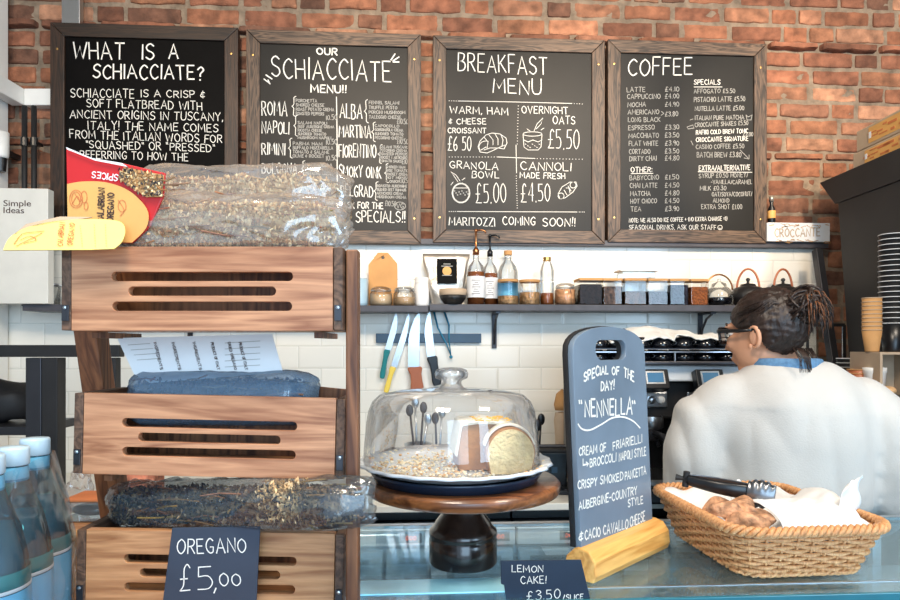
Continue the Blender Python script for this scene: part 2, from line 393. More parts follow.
# ---------------------------------------------------------------- hand lettering
GL = {
'A':(.62,"0,0 .3,1 .62,0|.1,.35 .52,.35"),'B':(.5,"0,0 0,1|~0,1 .36,.95 .4,.76 .28,.56 0,.53|~0,.53 .38,.5 .5,.27 .36,.04 0,0"),
'C':(.52,"~.5,.84 .3,1 .08,.8 0,.5 .08,.2 .3,0 .52,.14"),'D':(.54,"0,0 0,1|~0,1 .35,.9 .54,.5 .35,.08 0,0"),
'E':(.46,"0,0 0,1|0,1 .44,1|0,.52 .36,.52|0,0 .46,0"),'F':(.44,"0,0 0,1|0,1 .44,1|0,.52 .36,.52"),
'G':(.54,"~.5,.84 .3,1 .08,.8 0,.5 .08,.2 .3,0 .5,.1|.5,.1 .52,.42 .3,.42"),'H':(.52,"0,0 0,1|.52,0 .52,1|0,.5 .52,.5"),
'I':(.06,".03,0 .03,1"),'J':(.4,"~.4,1 .4,.3 .3,.02 .1,.02 0,.2"),'K':(.5,"0,0 0,1|.48,1 0,.42|.12,.55 .5,0"),'L':(.44,"0,1 0,0 .44,0"),
'M':(.7,"0,0 .06,1 .35,.3 .64,1 .7,0"),'N':(.54,"0,0 0,1 .54,0 .54,1"),'O':(.58,"~.29,1 .07,.8 0,.5 .07,.2 .29,0 .51,.2 .58,.5 .51,.8 .29,1"),
'P':(.46,"0,0 0,1|~0,1 .36,.96 .46,.74 .34,.5 0,.46"),'Q':(.6,"~.29,1 .07,.8 0,.5 .07,.2 .29,0 .51,.2 .58,.5 .51,.8 .29,1|.36,.25 .6,-.08"),
'R':(.5,"0,0 0,1|~0,1 .36,.96 .45,.75 .34,.54 0,.48|.2,.48 .5,0"),'S':(.48,"~.46,.86 .26,1 .04,.84 .08,.6 .4,.42 .46,.18 .24,0 0,.14"),
'T':(.54,"0,1 .54,1|.27,1 .27,0"),'U':(.52,"~0,1 0,.35 .1,.05 .28,0 .44,.07 .52,.35 .52,1"),'V':(.56,"0,1 .28,0 .56,1"),
'W':(.8,"0,1 .2,0 .4,.75 .6,0 .8,1"),'X':(.5,"0,0 .5,1|0,1 .5,0"),'Y':(.52,"0,1 .26,.5 .52,1|.26,.5 .26,0"),'Z':(.48,"0,1 .48,1 0,0 .48,0"),
'0':(.46,"~.23,1 .05,.8 0,.5 .05,.2 .23,0 .41,.2 .46,.5 .41,.8 .23,1"),'1':(.1,"0,.85 .08,1 .08,0"),'2':(.44,"~0,.8 .2,1 .42,.8 .36,.5 .0,.0|0,0 .44,0"),
'3':(.42,"~.02,.88 .22,1 .4,.78 .16,.54|~.16,.54 .42,.4 .38,.1 .18,0 0,.12"),'4':(.46,".36,0 .36,1 0,.32 .46,.32"),'5':(.42,".4,1 .06,1 .04,.58|~.04,.58 .3,.6 .42,.32 .3,.05 0,.04"),
'6':(.44,"~.36,1 .08,.65 .02,.25 .2,0 .42,.2 .3,.46 .05,.34"),'7':(.42,"0,1 .42,1 .14,0"),'8':(.42,"~.2,.55 .02,.75 .2,1 .4,.78 .2,.55 0,.25 .2,0 .42,.25 .2,.55"),
'9':(.42,"~.4,.75 .2,1 0,.75 .18,.5 .4,.7 .3,0"),
'£':(.5,"~.46,.86 .32,1 .18,.84 .18,.5 .16,.2 0,.02|0,.02 .5,.02|0,.46 .36,.46"),'!':(.06,".05,1 .03,.3|.03,.06 .03,0"),'?':(.4,"~0,.8 .2,1 .4,.78 .2,.5 .2,.3|.2,.06 .2,0"),
'.':(.06,".03,.06 .03,0"),',':(.08,".06,.1 0,-.14"),'&':(.42,"~.4,.72 .12,.74 .1,.52 .3,.48|~.3,.48 .0,.42 .06,.14 .4,.2|.22,.95 .22,0"),
':':(.06,".03,.65 .03,.58|.03,.12 .03,.05"),'-':(.3,"0,.48 .3,.48"),'/':(.3,"0,0 .3,1"),'"':(.2,"0,1 .03,.75|.14,1 .17,.75"),
'+':(.4,".2,.2 .2,.8|0,.5 .4,.5"),'=':(.36,"0,.35 .36,.35|0,.65 .36,.65"),'(':(.16,"~.16,1 0,.5 .16,0"),')':(.16,"~0,1 .16,.5 0,0"),'>':(.3,"0,.9 .3,.5 0,.1"),
'{':(.3,"~.3,1.05 .14,.98 .16,.62 0,.5|~0,.5 .16,.38 .14,.02 .3,-.05"),"'":(.06,".03,1 .03,.75"),
}
def crom(p, n=4):
    out = []
    for i in range(len(p)-1):
        a = p[max(i-1, 0)]; b = p[i]; c = p[i+1]; d = p[min(i+2, len(p)-1)]
        for k in range(n):
            t = k/n
            out.append(tuple(.5*((2*b[j])+(c[j]-a[j])*t+(2*a[j]-5*b[j]+4*c[j]-d[j])*t*t+(3*b[j]-a[j]-3*c[j]+d[j])*t**3) for j in (0, 1)))
    out.append(p[-1]); return out
def letters(txt, x0, y0, x1, y1, h, jit=.04, n=3):
    """strokes in picture pixels for one line; the line is fitted between x0 and x1"""
    rnd = random.Random(txt+str(x0)); gap = .2; adv = []; w = 0
    for ch in txt:
        g = .42 if ch == ' ' else GL[ch][0]+gap
        adv.append(w); w += g
    w -= gap; sx = (x1-x0)/w; slope = (y1-y0)/(x1-x0); out = []
    for ch, a in zip(txt, adv):
        if ch == ' ': continue
        dy = rnd.uniform(-jit, jit)*1.2; k = 1+rnd.uniform(-jit, jit)*1.5; sh = rnd.uniform(-jit, jit)*1.5
        for st in GL[ch][1].split('|'):
            sm = st[0] == '~'; p = [tuple(map(float, q.split(','))) for q in st.strip('~').split()]
            if sm: p = crom(p, n)
            q = []
            for (x, y) in p:
                X = x0+(a+x+sh*y)*sx; q.append((X, y0+(X-x0)*slope-(y*k+dy)*h))
            out.append(q)
    return out
def ribbons(mb, strokes, mapf, w, off=.0005, rv=.12):
    """mapf turns picture px into plane coordinates (u, v); strokes become thin raised lines"""
    for st in strokes:
        p = [Vector(mapf(*q)) for q in st]
        q = [p[0]]
        for a in p[1:]:
            if (a-q[-1]).length > w*.25: q.append(a)
        if len(q) == 1: q.append(q[0]+Vector((w*.5, 0)))
        d0 = (q[1]-q[0]).normalized(); d1 = (q[-1]-q[-2]).normalized()
        q[0] = q[0]-d0*w*.3; q[-1] = q[-1]+d1*w*.3
        v = []; n = len(q)
        for i in range(n):
            t = (q[min(i+1, n-1)]-q[max(i-1, 0)]).normalized(); nn = Vector((-t.y, t.x)); k = 1
            if 0 < i < n-1:
                a = (q[i]-q[i-1]).normalized(); k = min(1.6, 1/max(.4, abs(a.dot(t))))
            ww = w/2*k*(1+random.uniform(-rv, rv))
            for sgn in (1, -1):
                e = q[i]+nn*ww*sgn; v.append((e.x, -off, e.y))
        mb.add(v, [(2*i, 2*i+1, 2*i+3, 2*i+2) for i in range(n-1)])
def planemap(o, off=0.0):
    """picture px -> (u, v) on the front plane (local y = -off) of object o"""
    mw = Matrix.LocRotScale(o.location, o.rotation_euler, None); inv = mw.inverted()
    e = inv @ Vector((0, 0, EYE))
    def f(px, py):
        d = inv.to_3x3() @ (P(px, py, 1)-Vector((0, 0, EYE)))
        t = (-off-e.y)/d.y; h = e+d*t; return (h.x, h.z)
    return f
# ================================================================ THE ROOM
YW = 2.6                                                    # the wall plane
struct(MB().box((.2, .3, -.05), (6.4, 5.6, .1)).build('floor', 'floor'))
struct(MB().box((.2, .3, 3.25), (6.4, 5.6, .1)).build('ceiling', 'plain'))
struct(MB().box((-3.05, .3, 1.6), (.1, 5.6, 3.3)).build('wall_left', 'plain'))
struct(MB().box((3.45, .3, 1.6), (.1, 5.6, 3.3)).build('wall_right', 'plain'))
def brick_wall():
    mb = MB(); rnd = random.Random(3)
    n0 = len(mb.v)
    pal = [(150,92,66),(164,104,74),(138,84,60),(172,116,86),(128,78,56),(158,98,68),(180,128,98),(112,72,54),(168,110,78),(146,96,72)]
    rows = []; z = 1.29
    for lim, th in ((2.272, .031), (2.728, .033), (3.2, 0)):
        n = max(1, round((lim-z)/.0765)); c_ = (lim-z)/n
        for i in range(n): rows.append((z+i*c_, c_, 0))
        if th: rows.append((lim, th, 1 if lim < 2.5 else 2))
        z = lim+th
    US = [-.5,-.475,-.44,-.3,-.15,0,.15,.3,.44,.475,.5]; TS = [-.5,-.44,-.36,-.12,.12,.36,.44,.5]
    for (z, ch, kind) in rows:
        x = -3.0-rnd.random()*.2
        while x < 3.4:
            w = rnd.choice([.225, .225, .21, .112]) if not kind else rnd.choice([.225, .3, .26])
            if z < 1.83 and x < 1.1: x += w; continue
            hh = ch-.009+rnd.uniform(-.004, .003)-(.0 if not kind else -.005); ww = w-.010+rnd.uniform(-.006, .004)
            cx = x+w/2; cz = z+ch/2+rnd.uniform(-.002, .002); col = tuple(.86*c+.14*q for c, q in zip(lin(rnd.choice(pal))[:3], (.20,.15,.11)))
            k = rnd.uniform(.70, 1.05); col = tuple(c*k for c in col)
            pj = rnd.uniform(.004, .012)+(.024 if kind == 2 else 0)+(.010 if kind == 1 else 0)
            rot = rnd.uniform(-.012, .012); sd = rnd.random()*50; nu, nv = len(US), len(TS)
            v = []; f = []; ca = []
            for j, t_ in enumerate(TS):
                for i, u in enumerate(US):
                    border = i in (0, nu-1) or j in (0, nv-1); rim = i in (0,1,nu-1,nu-2) or j in (0,1,nv-1,nv-2)
                    er = 1-.07*(abs(u*2)**6*abs(t_*2)**6)
                    px_ = u*ww*er; pz_ = t_*hh*er+u*ww*rot
                    n1 = noise.noise(Vector((px_*22+sd, pz_*22, sd))); n2 = noise.noise(Vector((px_*60, pz_*60+sd, sd)))
                    px_ += n2*.003; pz_ += noise.noise(Vector((px_*24, sd, 3+t_)))*.006*abs(t_*2)
                    y = .006 if border else -(pj*(.75 if rim else 1)+n1*.005+n2*.002)
                    v.append((cx+px_, y, cz+pz_)); g = 1+.35*n1+.25*n2
                    ca.append(tuple(c*g for c in col))
            for j in range(nv-1):
                for i in range(nu-1): f.append((j*nu+i, j*nu+i+1, (j+1)*nu+i+1, (j+1)*nu+i))
            b = len(mb.v); mb.add(v, f); mb.c[b:] = ca
            x += w
    mb.add([(-3.0,-.0025,1.2),(3.4,-.0025,1.2),(3.4,-.0025,3.2),(-3.0,-.0025,3.2)], [(0,1,2,3)], col=(.25,.185,.13), mi=0)
    return mb
o = brick_wall().build('wall_back', ['brick'], loc=(0, YW+.03, 0)); struct(o)
o.data.materials.append(M['mortar'])
struct(MB().box((.2, YW+.09, 1.6), (6.4, .1, 3.2)).build('wall_core', 'mortar')); bpy.data.objects['wall_core'].name = 'wall_back.001'
# tiled part of the wall
xr = W(816, 300, YW).x
zt = W(600, 246, YW).z
struct(MB().box(((xr-3.0)/2, YW+.013, zt/2), (xr+3.0, .03, zt)).build('wall_back_tiles', 'tile')); bpy.data.objects['wall_back_tiles'].name = 'wall_tiled'
struct(B('trim_1', 'shelf', None, ((xr+.02-3.0)/2, YW-.012, zt+.006), (xr+.04+3.0, .05, .022)))

# ================================================================ CHALKBOARDS
def chalkboard(x0, y0, x1, y1, fw, label, panel, fh, fv, top):
    p0 = W(x0, y0, YW-.045); p1 = W(x1, y1, YW-.045)
    cx = (p0.x+p1.x)/2; w = p1.x-p0.x; h = p0.z-p1.z
    t = thing('chalkboard', label, 'chalkboard', (cx, YW-.045, p1.z), 0, 'framed chalkboard menus on the brick wall')
    d = .032; hw = w/2
    def rail(pts, mat):
        v = [(x, y, z) for y in (0, d) for (x, z) in pts]
        f = [(3,2,1,0), (4,5,6,7)]+[(i, (i+1) % 4, (i+1) % 4+4, i+4) for i in range(4)]
        MB().add(v, [tuple(reversed(q)) for q in f]).build('frame_rail', mat, t, bevel=.002)
    g = .0006
    rail([(-hw+g, 0), (hw-g, 0), (hw-fw-g, fw-g), (-hw+fw+g, fw-g)], fh)
    rail([(-hw+fw+g, h-fw+g), (hw-fw-g, h-fw+g), (hw-g, h), (-hw+g, h)], top)
    rail([(-hw, g), (-hw+fw, fw+g), (-hw+fw, h-fw-g), (-hw, h-g)], fv)
    rail([(hw-fw, fw+g), (hw, g), (hw, h-g), (hw-fw, h-fw-g)], fv)
    B('chalk_panel', panel, t, (0, .014, h/2), (w-2*fw+.004, .008, h-2*fw+.004), bevel=0)
    for sx in (-1, 1):
        for z in (.12*h, .88*h):
            MB().lathe([(0,.0015),(.004,.001),(.0045,0)], 10, (sx*(hw-fw/2), 0, z), rot=(PI/2,0,0)).build('screw', 'brass', t)
    return t
def write(t, name, specs, w, mat='chalk', off=-.010, w2=None, n=3):
    f = planemap(t, off+.0006); mb = MB()
    w *= .72
    for s in specs:
        if isinstance(s[0], str):
            ribbons(mb, letters(*s, n=n), f, w)
        else: ribbons(mb, [s], f, w)
    o = mb.build(name, mat, t); o.location = (0, -off-.0006, 0); return o
FW = .052
b1 = chalkboard(50, 22, 238, 246, FW, 'black chalkboard headed WHAT IS A SCHIACCIATE?, in the darkest frame', 'black_low_reflect', 'frame_dh', 'frame_dv', 'frame_dh')
b2 = chalkboard(246, 29, 421, 244, FW, 'chalkboard with two columns of sandwiches under OUR SCHIACCIATE MENU!!', 'board', 'frame_h', 'frame_v', 'frame_h')
b3 = chalkboard(433, 35, 605, 244, FW, 'chalkboard headed BREAKFAST MENU with drawings of a croissant and bowls', 'board', 'frame_h', 'frame_v', 'frame_h')
b4 = chalkboard(608, 39, 767, 243.5, FW, 'chalkboard headed COFFEE listing drinks, nearest the black cabinet', 'board', 'frame_h', 'frame_v', 'frame_h')
write(b1, 'title', [('WHAT', 73,58,124,59,16), ('IS', 142,59,154,59,15), ('A', 169,59,178,59,15), ('SCHIACCIATE?', 93,78,203,80,14)], .0072)
write(b1, 'description', [('SCHIACCIATE', 71,97,134,98,8.5), ('IS A CRISP &', 141,97,205,98,7), ('SOFT FLATBREAD WITH', 87,107,202,110,8), ('ANCIENT ORIGINS IN TUSCANY,', 70,118,223,121,8),
    ('ITALY! THE NAME COMES', 88,129,218,132,8), ('FROM THE ITALIAN WORDS FOR', 70,138,222,143,8), ('"SQUASHED" OR "PRESSED"', 86,148,215,152,7.5), ('REFERRING TO HOW THE', 80,158,188,161,7.5)], .0038)
write(b2, 'title', [('OUR', 317,54,337,55,6.5), ('SCHIACCIATE', 272,77,391,82,20), ('MENU!!', 311,92,346,93,7.5),
    [(264,79),(269,83)], [(266,75),(272,79)], [(270,84),(268,80)], [(391,60),(395,54)], [(393,61),(399,57)], [(393,62),(399,62)]], .0068)
write(b2, 'sandwich_names', [('ROMA', 262,115,287,116,14), ('NAPOLI', 262,133,289,134,11.5), ('RIMINI', 262,154,285,155,11.5), ('BOLOGNA', 262,173,297,174,10),
    ('ALBA', 340,118,362,119,14.5), ('MARTINA', 339,137,371,138,12), ('FIORENTINO', 339,157,376,158,12.5), ('SMOKY OINK', 339,176,381,178,11), ('BELGRAD', 341,196,373,197,11), ('ASK FOR THE', 343,208,383,209,6), ('SPECIALS!!', 356,222,405,222,11),
    [(336.5,97),(337,130),(337.2,175),(337.5,236)]], .0052)
circ = lambda cx, cy, rx, ry, n=18, a0=0, a1=2*PI: [(cx+rx*math.cos(a0+(a1-a0)*i/n), cy+ry*math.sin(a0+(a1-a0)*i/n)) for i in range(n+1)]
br = []
for x, y, h in ((293,116,19),(295,136,18),(290,157,17),(303,175,14),(366,121,20),(373,141,17),(379,163,17),(386,181,17),(375,200,16)):
    br.append(('{', x-1.5, y, x+2.5, y, h))
small = []
def lst(x, y, dy, items, h=3.0):
    for i, (t_, w_) in enumerate(items): small.append((t_, x, y+i*dy, x+w_, y+i*dy+.5, h))
lst(296, 102, 4.3, [('PORCHETTA', 21), ('SMOKED CHEESE', 28), ('ROAST POTATO CREMA', 38), ('ROASTED PEPPERS', 28)])
lst(298, 124, 3.7, [('SALAMI NAPOLI', 29), ('BEEF AUBERGINE CREMA', 36), ('RICOTTA CHEESE', 24), ('SUNDRIED TOMATO', 28), ('MUSHROOM NAPOLI', 33)], 2.6)
lst(293, 145, 4.1, [('PARMA HAM', 29), ('BUFFALO MOZZARELLA', 40), ('TOMATO & SALAME', 36), ('OLIVE & ROCKET', 31)])
lst(305, 166, 4.3, [('MORTADELLA', 27), ('BURRATA', 18), ('PISTACHIO CREAM', 28)])
lst(369, 104, 4.8, [('FENNEL SALAMI', 30), ('TRUFFLE PESTO', 28), ('PORCINI MUSHROOM', 36), ('TALEGGIO CHEESE', 32)])
lst(375, 127, 4.0, [('CAPOCOLLO', 24), ('GORGONZOLA CREMA', 28), ('SUNDRIED TOMATO', 28), ('PECORINO CHEESE', 28)], 2.6)
lst(380, 148, 3.5, [('SALAMI TUSCANO', 28), ('PECORINO CREMA', 27), ('ROASTED PEPPERS', 28), ('ROCKET & ARTICHOKE', 28), ('TOMATO SAUCE', 22)], 2.5)
lst(386, 168, 3.6, [('SMOKED HAM', 19), ('BRIE TOMATO', 22), ('ROCKET CREMA', 23), ('HOT HONEY', 23), ('& ONION', 14)], 2.5)
lst(377, 187, 3.7, [('ROASTED AUBERGINE', 30), ('BURNED BEET HUMMUS', 29), ('ARTICHOKE CREMA', 26), ('MUSHROOM CREMA', 29)], 2.5)
for x, y in ((326,120),(326,144.5),(326,160.5),(397,124),(397,144),(402,164),(399,183),(385,206)): small.append(('£10.50' if x > 340 else '10.50', x, y, x+11, y, 5))
small += [circ(400, 206, 5.5, 4), ('VG', 396.5, 208.5, 403.5, 208.5, 5)]
write(b2, 'braces', br, .0034, n=2); write(b2, 'ingredients', small, .0030, mat='chalk_dim', n=2)
def dots(x0, y0, x1, y1, n): return [[(x0+(x1-x0)*i/n, y0+(y1-y0)*i/n), (x0+(x1-x0)*i/n+.5, y0+(y1-y0)*i/n)] for i in range(n+1)]
write(b3, 'title', [('BREAKFAST', 458,71,547,75,17.5), ('MENU', 493,93,541,95,14.5)], .0058)
write(b3, 'croissant_entry', [('WARM, HAM', 450,113,508,115,7), ('& CHEESE', 449,124,486,124,5.5), ('CROISSANT', 448,133,486,133,5), ('£6 50', 448,151,471,151,14)], .0042)
write(b3, 'oats_entry', [('OVERNIGHT', 522,113,568,114,7), ('OATS', 553,124,575,124,7.5), ('£5.50', 548,149,579,149,20)], .0042)
write(b3, 'granola_entry', [('GRANOLA', 450,168,498,170,7), ('BOWL', 472,178,499,178,6.5), ('£5.00', 476,203,506,203,19)], .0042)
write(b3, 'cannoli_entry', [('CANNOLI', 521,170,571,171,8), ('MADE FRESH', 520,178,565,179,5.5), ('£4.50', 521,202,550,202,18)], .0042)
write(b3, 'footer', [('MARITOZZI', 449,225,495,226,8), ('COMING', 503,225,535,225,8), ('SOON!!', 543,226,575,226,8)], .0046)
div = [[(458,101),(515,102),(572,103.5)], [(498,157),(535,158.5)], [(516,145),(516.5,173)], [(457,211.5),(577,212)]]
div += dots(449,100.8,456,101,3)+dots(574,103.6,582,104,3)+dots(449,157,497,157,16)+dots(537,158.6,582,159.3,14)+dots(518,106,517,144,13)+dots(516,176,517,208,13)+dots(449,211.5,455,211.5,3)+dots(579,212,584,212,3)
write(b3, 'divider_lines', div, .0034)
crois = [circ(486,147,7,6,12,PI*.8,PI*1.6), [(478,147),(480,152),(487,153),(492,151),(498,148),(504,149),(507,143),(506,138),(500,134),(492,133),(486,135),(480,141),(478,147)], [(484,137),(488,142),(487,148)], [(489,135),(493,140),(493,145)], [(495,134),(498,139),(498,145)], [(501,135),(503,140),(502,146)], [(484,150),(490,148),(498,148),(505,145)], [(481,150),(486,147)]]
jar = [[(523,134),(524,147),(528,150),(538,150),(541,147),(542,134)], circ(532.5,134,9.5,2.2), [(524,140),(528,142),(533,140),(538,142),(542,140)], [(534,131),(537,124),(543,118),(541,124),(536,129)], [(527,129),(530,131)], [(541,130),(544,128)]]
jar += [[(525+i*2.3, 144+(i % 3)*1.6), (526+i*2.3, 144.5+(i % 3)*1.6)] for i in range(7)]
bowl = [circ(461,193,9,10), circ(461,193,8.2,9.2), [(453,188),(469,188)], [(458,182),(454,176),(451,172),(456,175),(460,181)], [(453,182),(451,185)], [(462,180),(465,178)]]
bowl += [[(454+i*1.5, 191+(i*7 % 5)), (455+i*1.5, 191+(i*7 % 5))] for i in range(10)]
cann = [[(558,194),(562,187),(570,182),(576,182),(577,186),(573,192),(565,198),(560,199),(558,194)], circ(561,196,3,3), circ(573,185,3,3), [(564,190),(567,195)], [(568,186),(571,191)], [(566,188),(569,188),(570,193)]]
for nm_, dr_ in (('croissant_drawing', crois), ('oat_pot_drawing', jar), ('bowl_drawing', bowl), ('cannolo_drawing', cann)): write(b3, nm_, dr_, .0030)
write(b4, 'title', [('COFFEE', 628,75,692,75,17)], .0066)
L4 = [('LATTE',92,18,'£4.10'),('CAPPUCCINO',99,33,'£4.00'),('MOCHA',107,18,'£4.90'),('AMERICANO',114.5,31,''),('LONG BLACK',122,32,''),('ESPRESSO',130,26,'£3.30'),('MACCHIATO',138,30,'£3.50'),('FLAT WHITE',146,29,'£3.90'),('CORTADO',154,21,'£3.50'),('DIRTY CHAI',161,27,'£4.80'),
    ('BABYCCINO',180,29,'£1.50'),('CHAI LATTE',188,27,'£4.50'),('MATCHA',196,20,'£4.80'),('HOT CHOCO',203.5,26,'£4.50'),('TEA',211.5,10,'£3.90')]
sp = []
for i, (t_, y, w_, pr) in enumerate(L4):
    x = 627+i*.28; sp.append((t_, x, y, x+w_, y-.4, 4.6))
    if pr: sp.append((pr, 665, y-.5, 679, y-.8, 4.6))
sp += [('>', 661, 116, 663.5, 116, 5), ('£3.80', 665, 116.5, 678, 116, 4.6)]
write(b4, 'coffee_list', [q for q in sp if q[2] < 170 and q[1] < 664], .0031, mat='chalk_dim', n=2); write(b4, 'price_list', [q for q in sp if q[1] > 664], .0031, mat='chalk_dim', n=2); write(b4, 'other_list', [q for q in sp if q[2] > 170 and q[1] < 664], .0031, mat='chalk_dim', n=2)
R4 = [('AFFOGATO £5.50', 694, 93.5, 735, 93, 4.3), ('PISTACHIO LATTE £5.50', 694, 102, 745, 101, 4.6), ('NUTELLA LATTE £5.00', 695, 111, 744, 110, 4.4), ('ITALIAN PURE MATCHA', 695, 120, 744, 119.5, 4.2),
    ('CROCCANTE SHAKES £5.50', 695, 127, 748, 125, 4.2), ('£4.00', 743, 137.5, 753, 136, 4), ('CASINO COFFEE £5.50', 696, 149, 744, 148, 4.2), ('BATCH BREW £3.80', 697, 157.5, 741, 157, 5),
    ('SYRUP £0.50 HONEY/', 699, 178, 748, 177, 4.4), ('-VANILLA/CARAMEL', 711, 184, 752, 184, 4), ('MILK £0.30', 700, 190.5, 726, 190, 4.2), ('OAT/SOYA/COCONUT/', 712, 196.5, 752, 196, 4.2), ('ALMOND', 713, 202.5, 729, 202.5, 4), ('EXTRA SHOT £1.00', 701.5, 209, 742, 209, 4.6),
    [(740,150),(748,158)], [(744,158),(749,159),(749,155)], [(746,115),(747,120),(751,120),(752,115),(748,117),(746,115)], [(690,120),(693,119)], [(687,127),(693,125),(694,128),(688,129),(687,127)], [(691,141),(693,145)]]
write(b4, 'specials_list', [q for q in R4 if (q[2] if isinstance(q[0], str) else q[0][1]) < 165], .0031, mat='chalk_dim', n=2); write(b4, 'extras_list', [q for q in R4 if (q[2] if isinstance(q[0], str) else q[0][1]) > 165], .0031, mat='chalk_dim', n=2)
write(b4, 'specials_heading', [('SPECIALS', 694, 84.5, 720, 84.5, 4.8), [(694,87),(722,87)]], .0036, n=2)
write(b4, 'extras_heading', [('EXTRA/ALTERNATIVE', 699, 170.5, 750, 170, 5), [(698,171.8),(752,172.3)]], .0036, n=2)
write(b4, 'other_heading', [('OTHER:', 631, 172.5, 652, 172, 5), [(631,173.7),(653,173.4)]], .0036, n=2)
write(b4, 'signature_drinks', [('RAFIKI COLD BREW TONIC', 696, 134.5, 748, 133, 4.2), ('CROCCANTE SIGNATURE', 696, 142, 748, 140.5, 4.4)], .0036, n=2)
write(b4, 'notes', [('NOTE: WE ALSO DO ICE COFFEE + (NO EXTRA CHARGE =))', 629, 222.5, 727, 220.5, 4), ('SEASONAL DRINKS, ASK OUR STAFF', 629, 229.5, 716, 229.5, 4.6), circ(720, 227.5, 2.3, 2.3, 10), circ(720,227.5,1.2,1.2,6,.3,2.8)], .0026, n=2)

# ================================================================ SHELF ON THE TILES
YS = 2.45
def Zs(py, Y=2.5): return W(500, py, Y).z
zsh = W(560, 304.5, YS).z                                   # top of the shelf
def shelf(x0, x1, label, dz=0):
    a = W(x0, 300, YS).x; b = W(x1, 300, YS).x
    t = thing('wall_shelf', label, 'shelf', ((a+b)/2, YS, zsh+dz), 0)
    B('board', 'shelf', t, (0, (YW-YS)/2, -.012), (b-a, YW-YS-.004, .024))
    return t, a, b
s1, a1, e1 = shelf(22, 428.5, 'dark grey wall shelf carrying the foil bag, left of the pump bottles', -.006)
s2, a2, e2 = shelf(429.5, 818, 'long dark grey wall shelf carrying jars and kettles')
def bracket(t, px, bottom):
    x = W(px, 300, YS+.03).x-t.location.x; zb = W(px, bottom, YS+.05).z-t.location.z
    m = MB().box((x, .085, -.029), (.02, .12, .007)).box((x, YW-YS-.008, (zb-.03)/2), (.02, .006, -zb-.03+.01))
    m.tube([(x, .04, -.034), (x, .085, -.05), (x, .122, -.09), (x, .139, zb+.01)], .005, 6)
    m.build('bracket', 'dsteel', t, bevel=.001)
bracket(s2, 498, 347); bracket(s2, 713, 345); bracket(s1, 180, 345)
# ---- containers
def base(px, Y=2.5): return (W(px, 300, Y).x, Y, zsh)
def wpx(px): return px/650*2.53
def clip_jar(px, w, h, label, fillc, fill=.55, dz=0, Y=2.5):
    x, y, z = base(px, Y); r = wpx(w)/2; H = wpx(h)
    t = thing('clip_top_jar', label, 'jar', (x, y, z+dz), 0)
    MB().lathe([(0,.001),(r*.9,.001),(r,.01),(r,H*.66),(r*.86,H*.74),(r*.84,H*.78)], 28).build('glass_body', 'glass', t, smooth=True)
    MB().lathe([(0,.003),(r*.88,.003),(r*.95,.012),(r*.95,H*fill),(0,H*fill+.004)], 28).build('contents', fillc, t, smooth=True)
    MB().lathe([(r*.86,H*.80),(r*.9,H*.82),(r*.86,H*.92),(r*.5,H),(0,H)], 28).build('lid', 'glass', t, smooth=True)
    m = MB().tube([(r*.9*math.cos(a), r*.9*math.sin(a), H*.79) for a in [i*PI/12 for i in range(24)]], .0018, 6, closed=True)
    m.tube([(r*.3, -r*.98, H*.55), (r*.3, -r*1.02, H*.8), (-r*.3, -r*1.02, H*.8), (-r*.3, -r*.98, H*.55)], .0014, 6)
    m.build('wire_clip', 'steel', t, smooth=True); return t
clip_jar(381, 22, 19, 'clip-top glass jar of beige powder directly before the orange board', pmat('beige_powder', (206,176,140), .9), .6, -.006)
clip_jar(404.5, 22, 19, 'clip-top glass jar of pale brown powder left of the white tub', pmat('brown_powder', (188,154,116), .9), .45, -.006)
clip_jar(565, 21, 22, 'round clip-top jar of speckled snacks left of the row of square jars', pmat('speckled', (198,146,104), .8, var=.5, scale=90), .7)
def tub(px, w, h, label, mat, lid, Y=2.5, dz=0):
    x, y, z = base(px, Y); r = wpx(w)/2; H = wpx(h)
    t = thing('storage_tub', label, 'tub', (x, y, z+dz))
    MB().lathe([(0,0),(r*.88,0),(r*.94,H*.1),(r*.97,H*.8),(0,H*.8)], 28).build('tub_body', mat, t, smooth=True, angle=30)
    MB().lathe([(r*.9,H*.8),(r,H*.81),(r,H*.94),(r*.93,H),(0,H)], 28).build('lid', lid, t); return t
tub(358, 20, 33, 'pale blue storage tub with a white lid at the left end of the jars', pmat('tub_blue', (176,204,220), .4), 'white', dz=-.006)
tub(422, 15, 29, 'small white tub between the powder jars and the foil bag', 'paper', 'white', 2.53, -.006)
t = thing('chopping_board', 'orange-brown pointed wooden board leaning behind the powder jars', 'chopping board', (W(383,300,2.575).x, 2.572, zsh-.006), 0)
ow, oh = wpx(29)/2, wpx(57)
link('board', plate([(-ow,0),(ow,0),(ow,oh*.78),(ow*.35,oh*.97),(-ow*.35,oh*.97),(-ow,oh*.75)], [[(.006*math.cos(a), oh*.88+.006*math.sin(a)) for a in [i*PI/6 for i in range(12)]]], .008), 'kraft', t, bevel=.002)
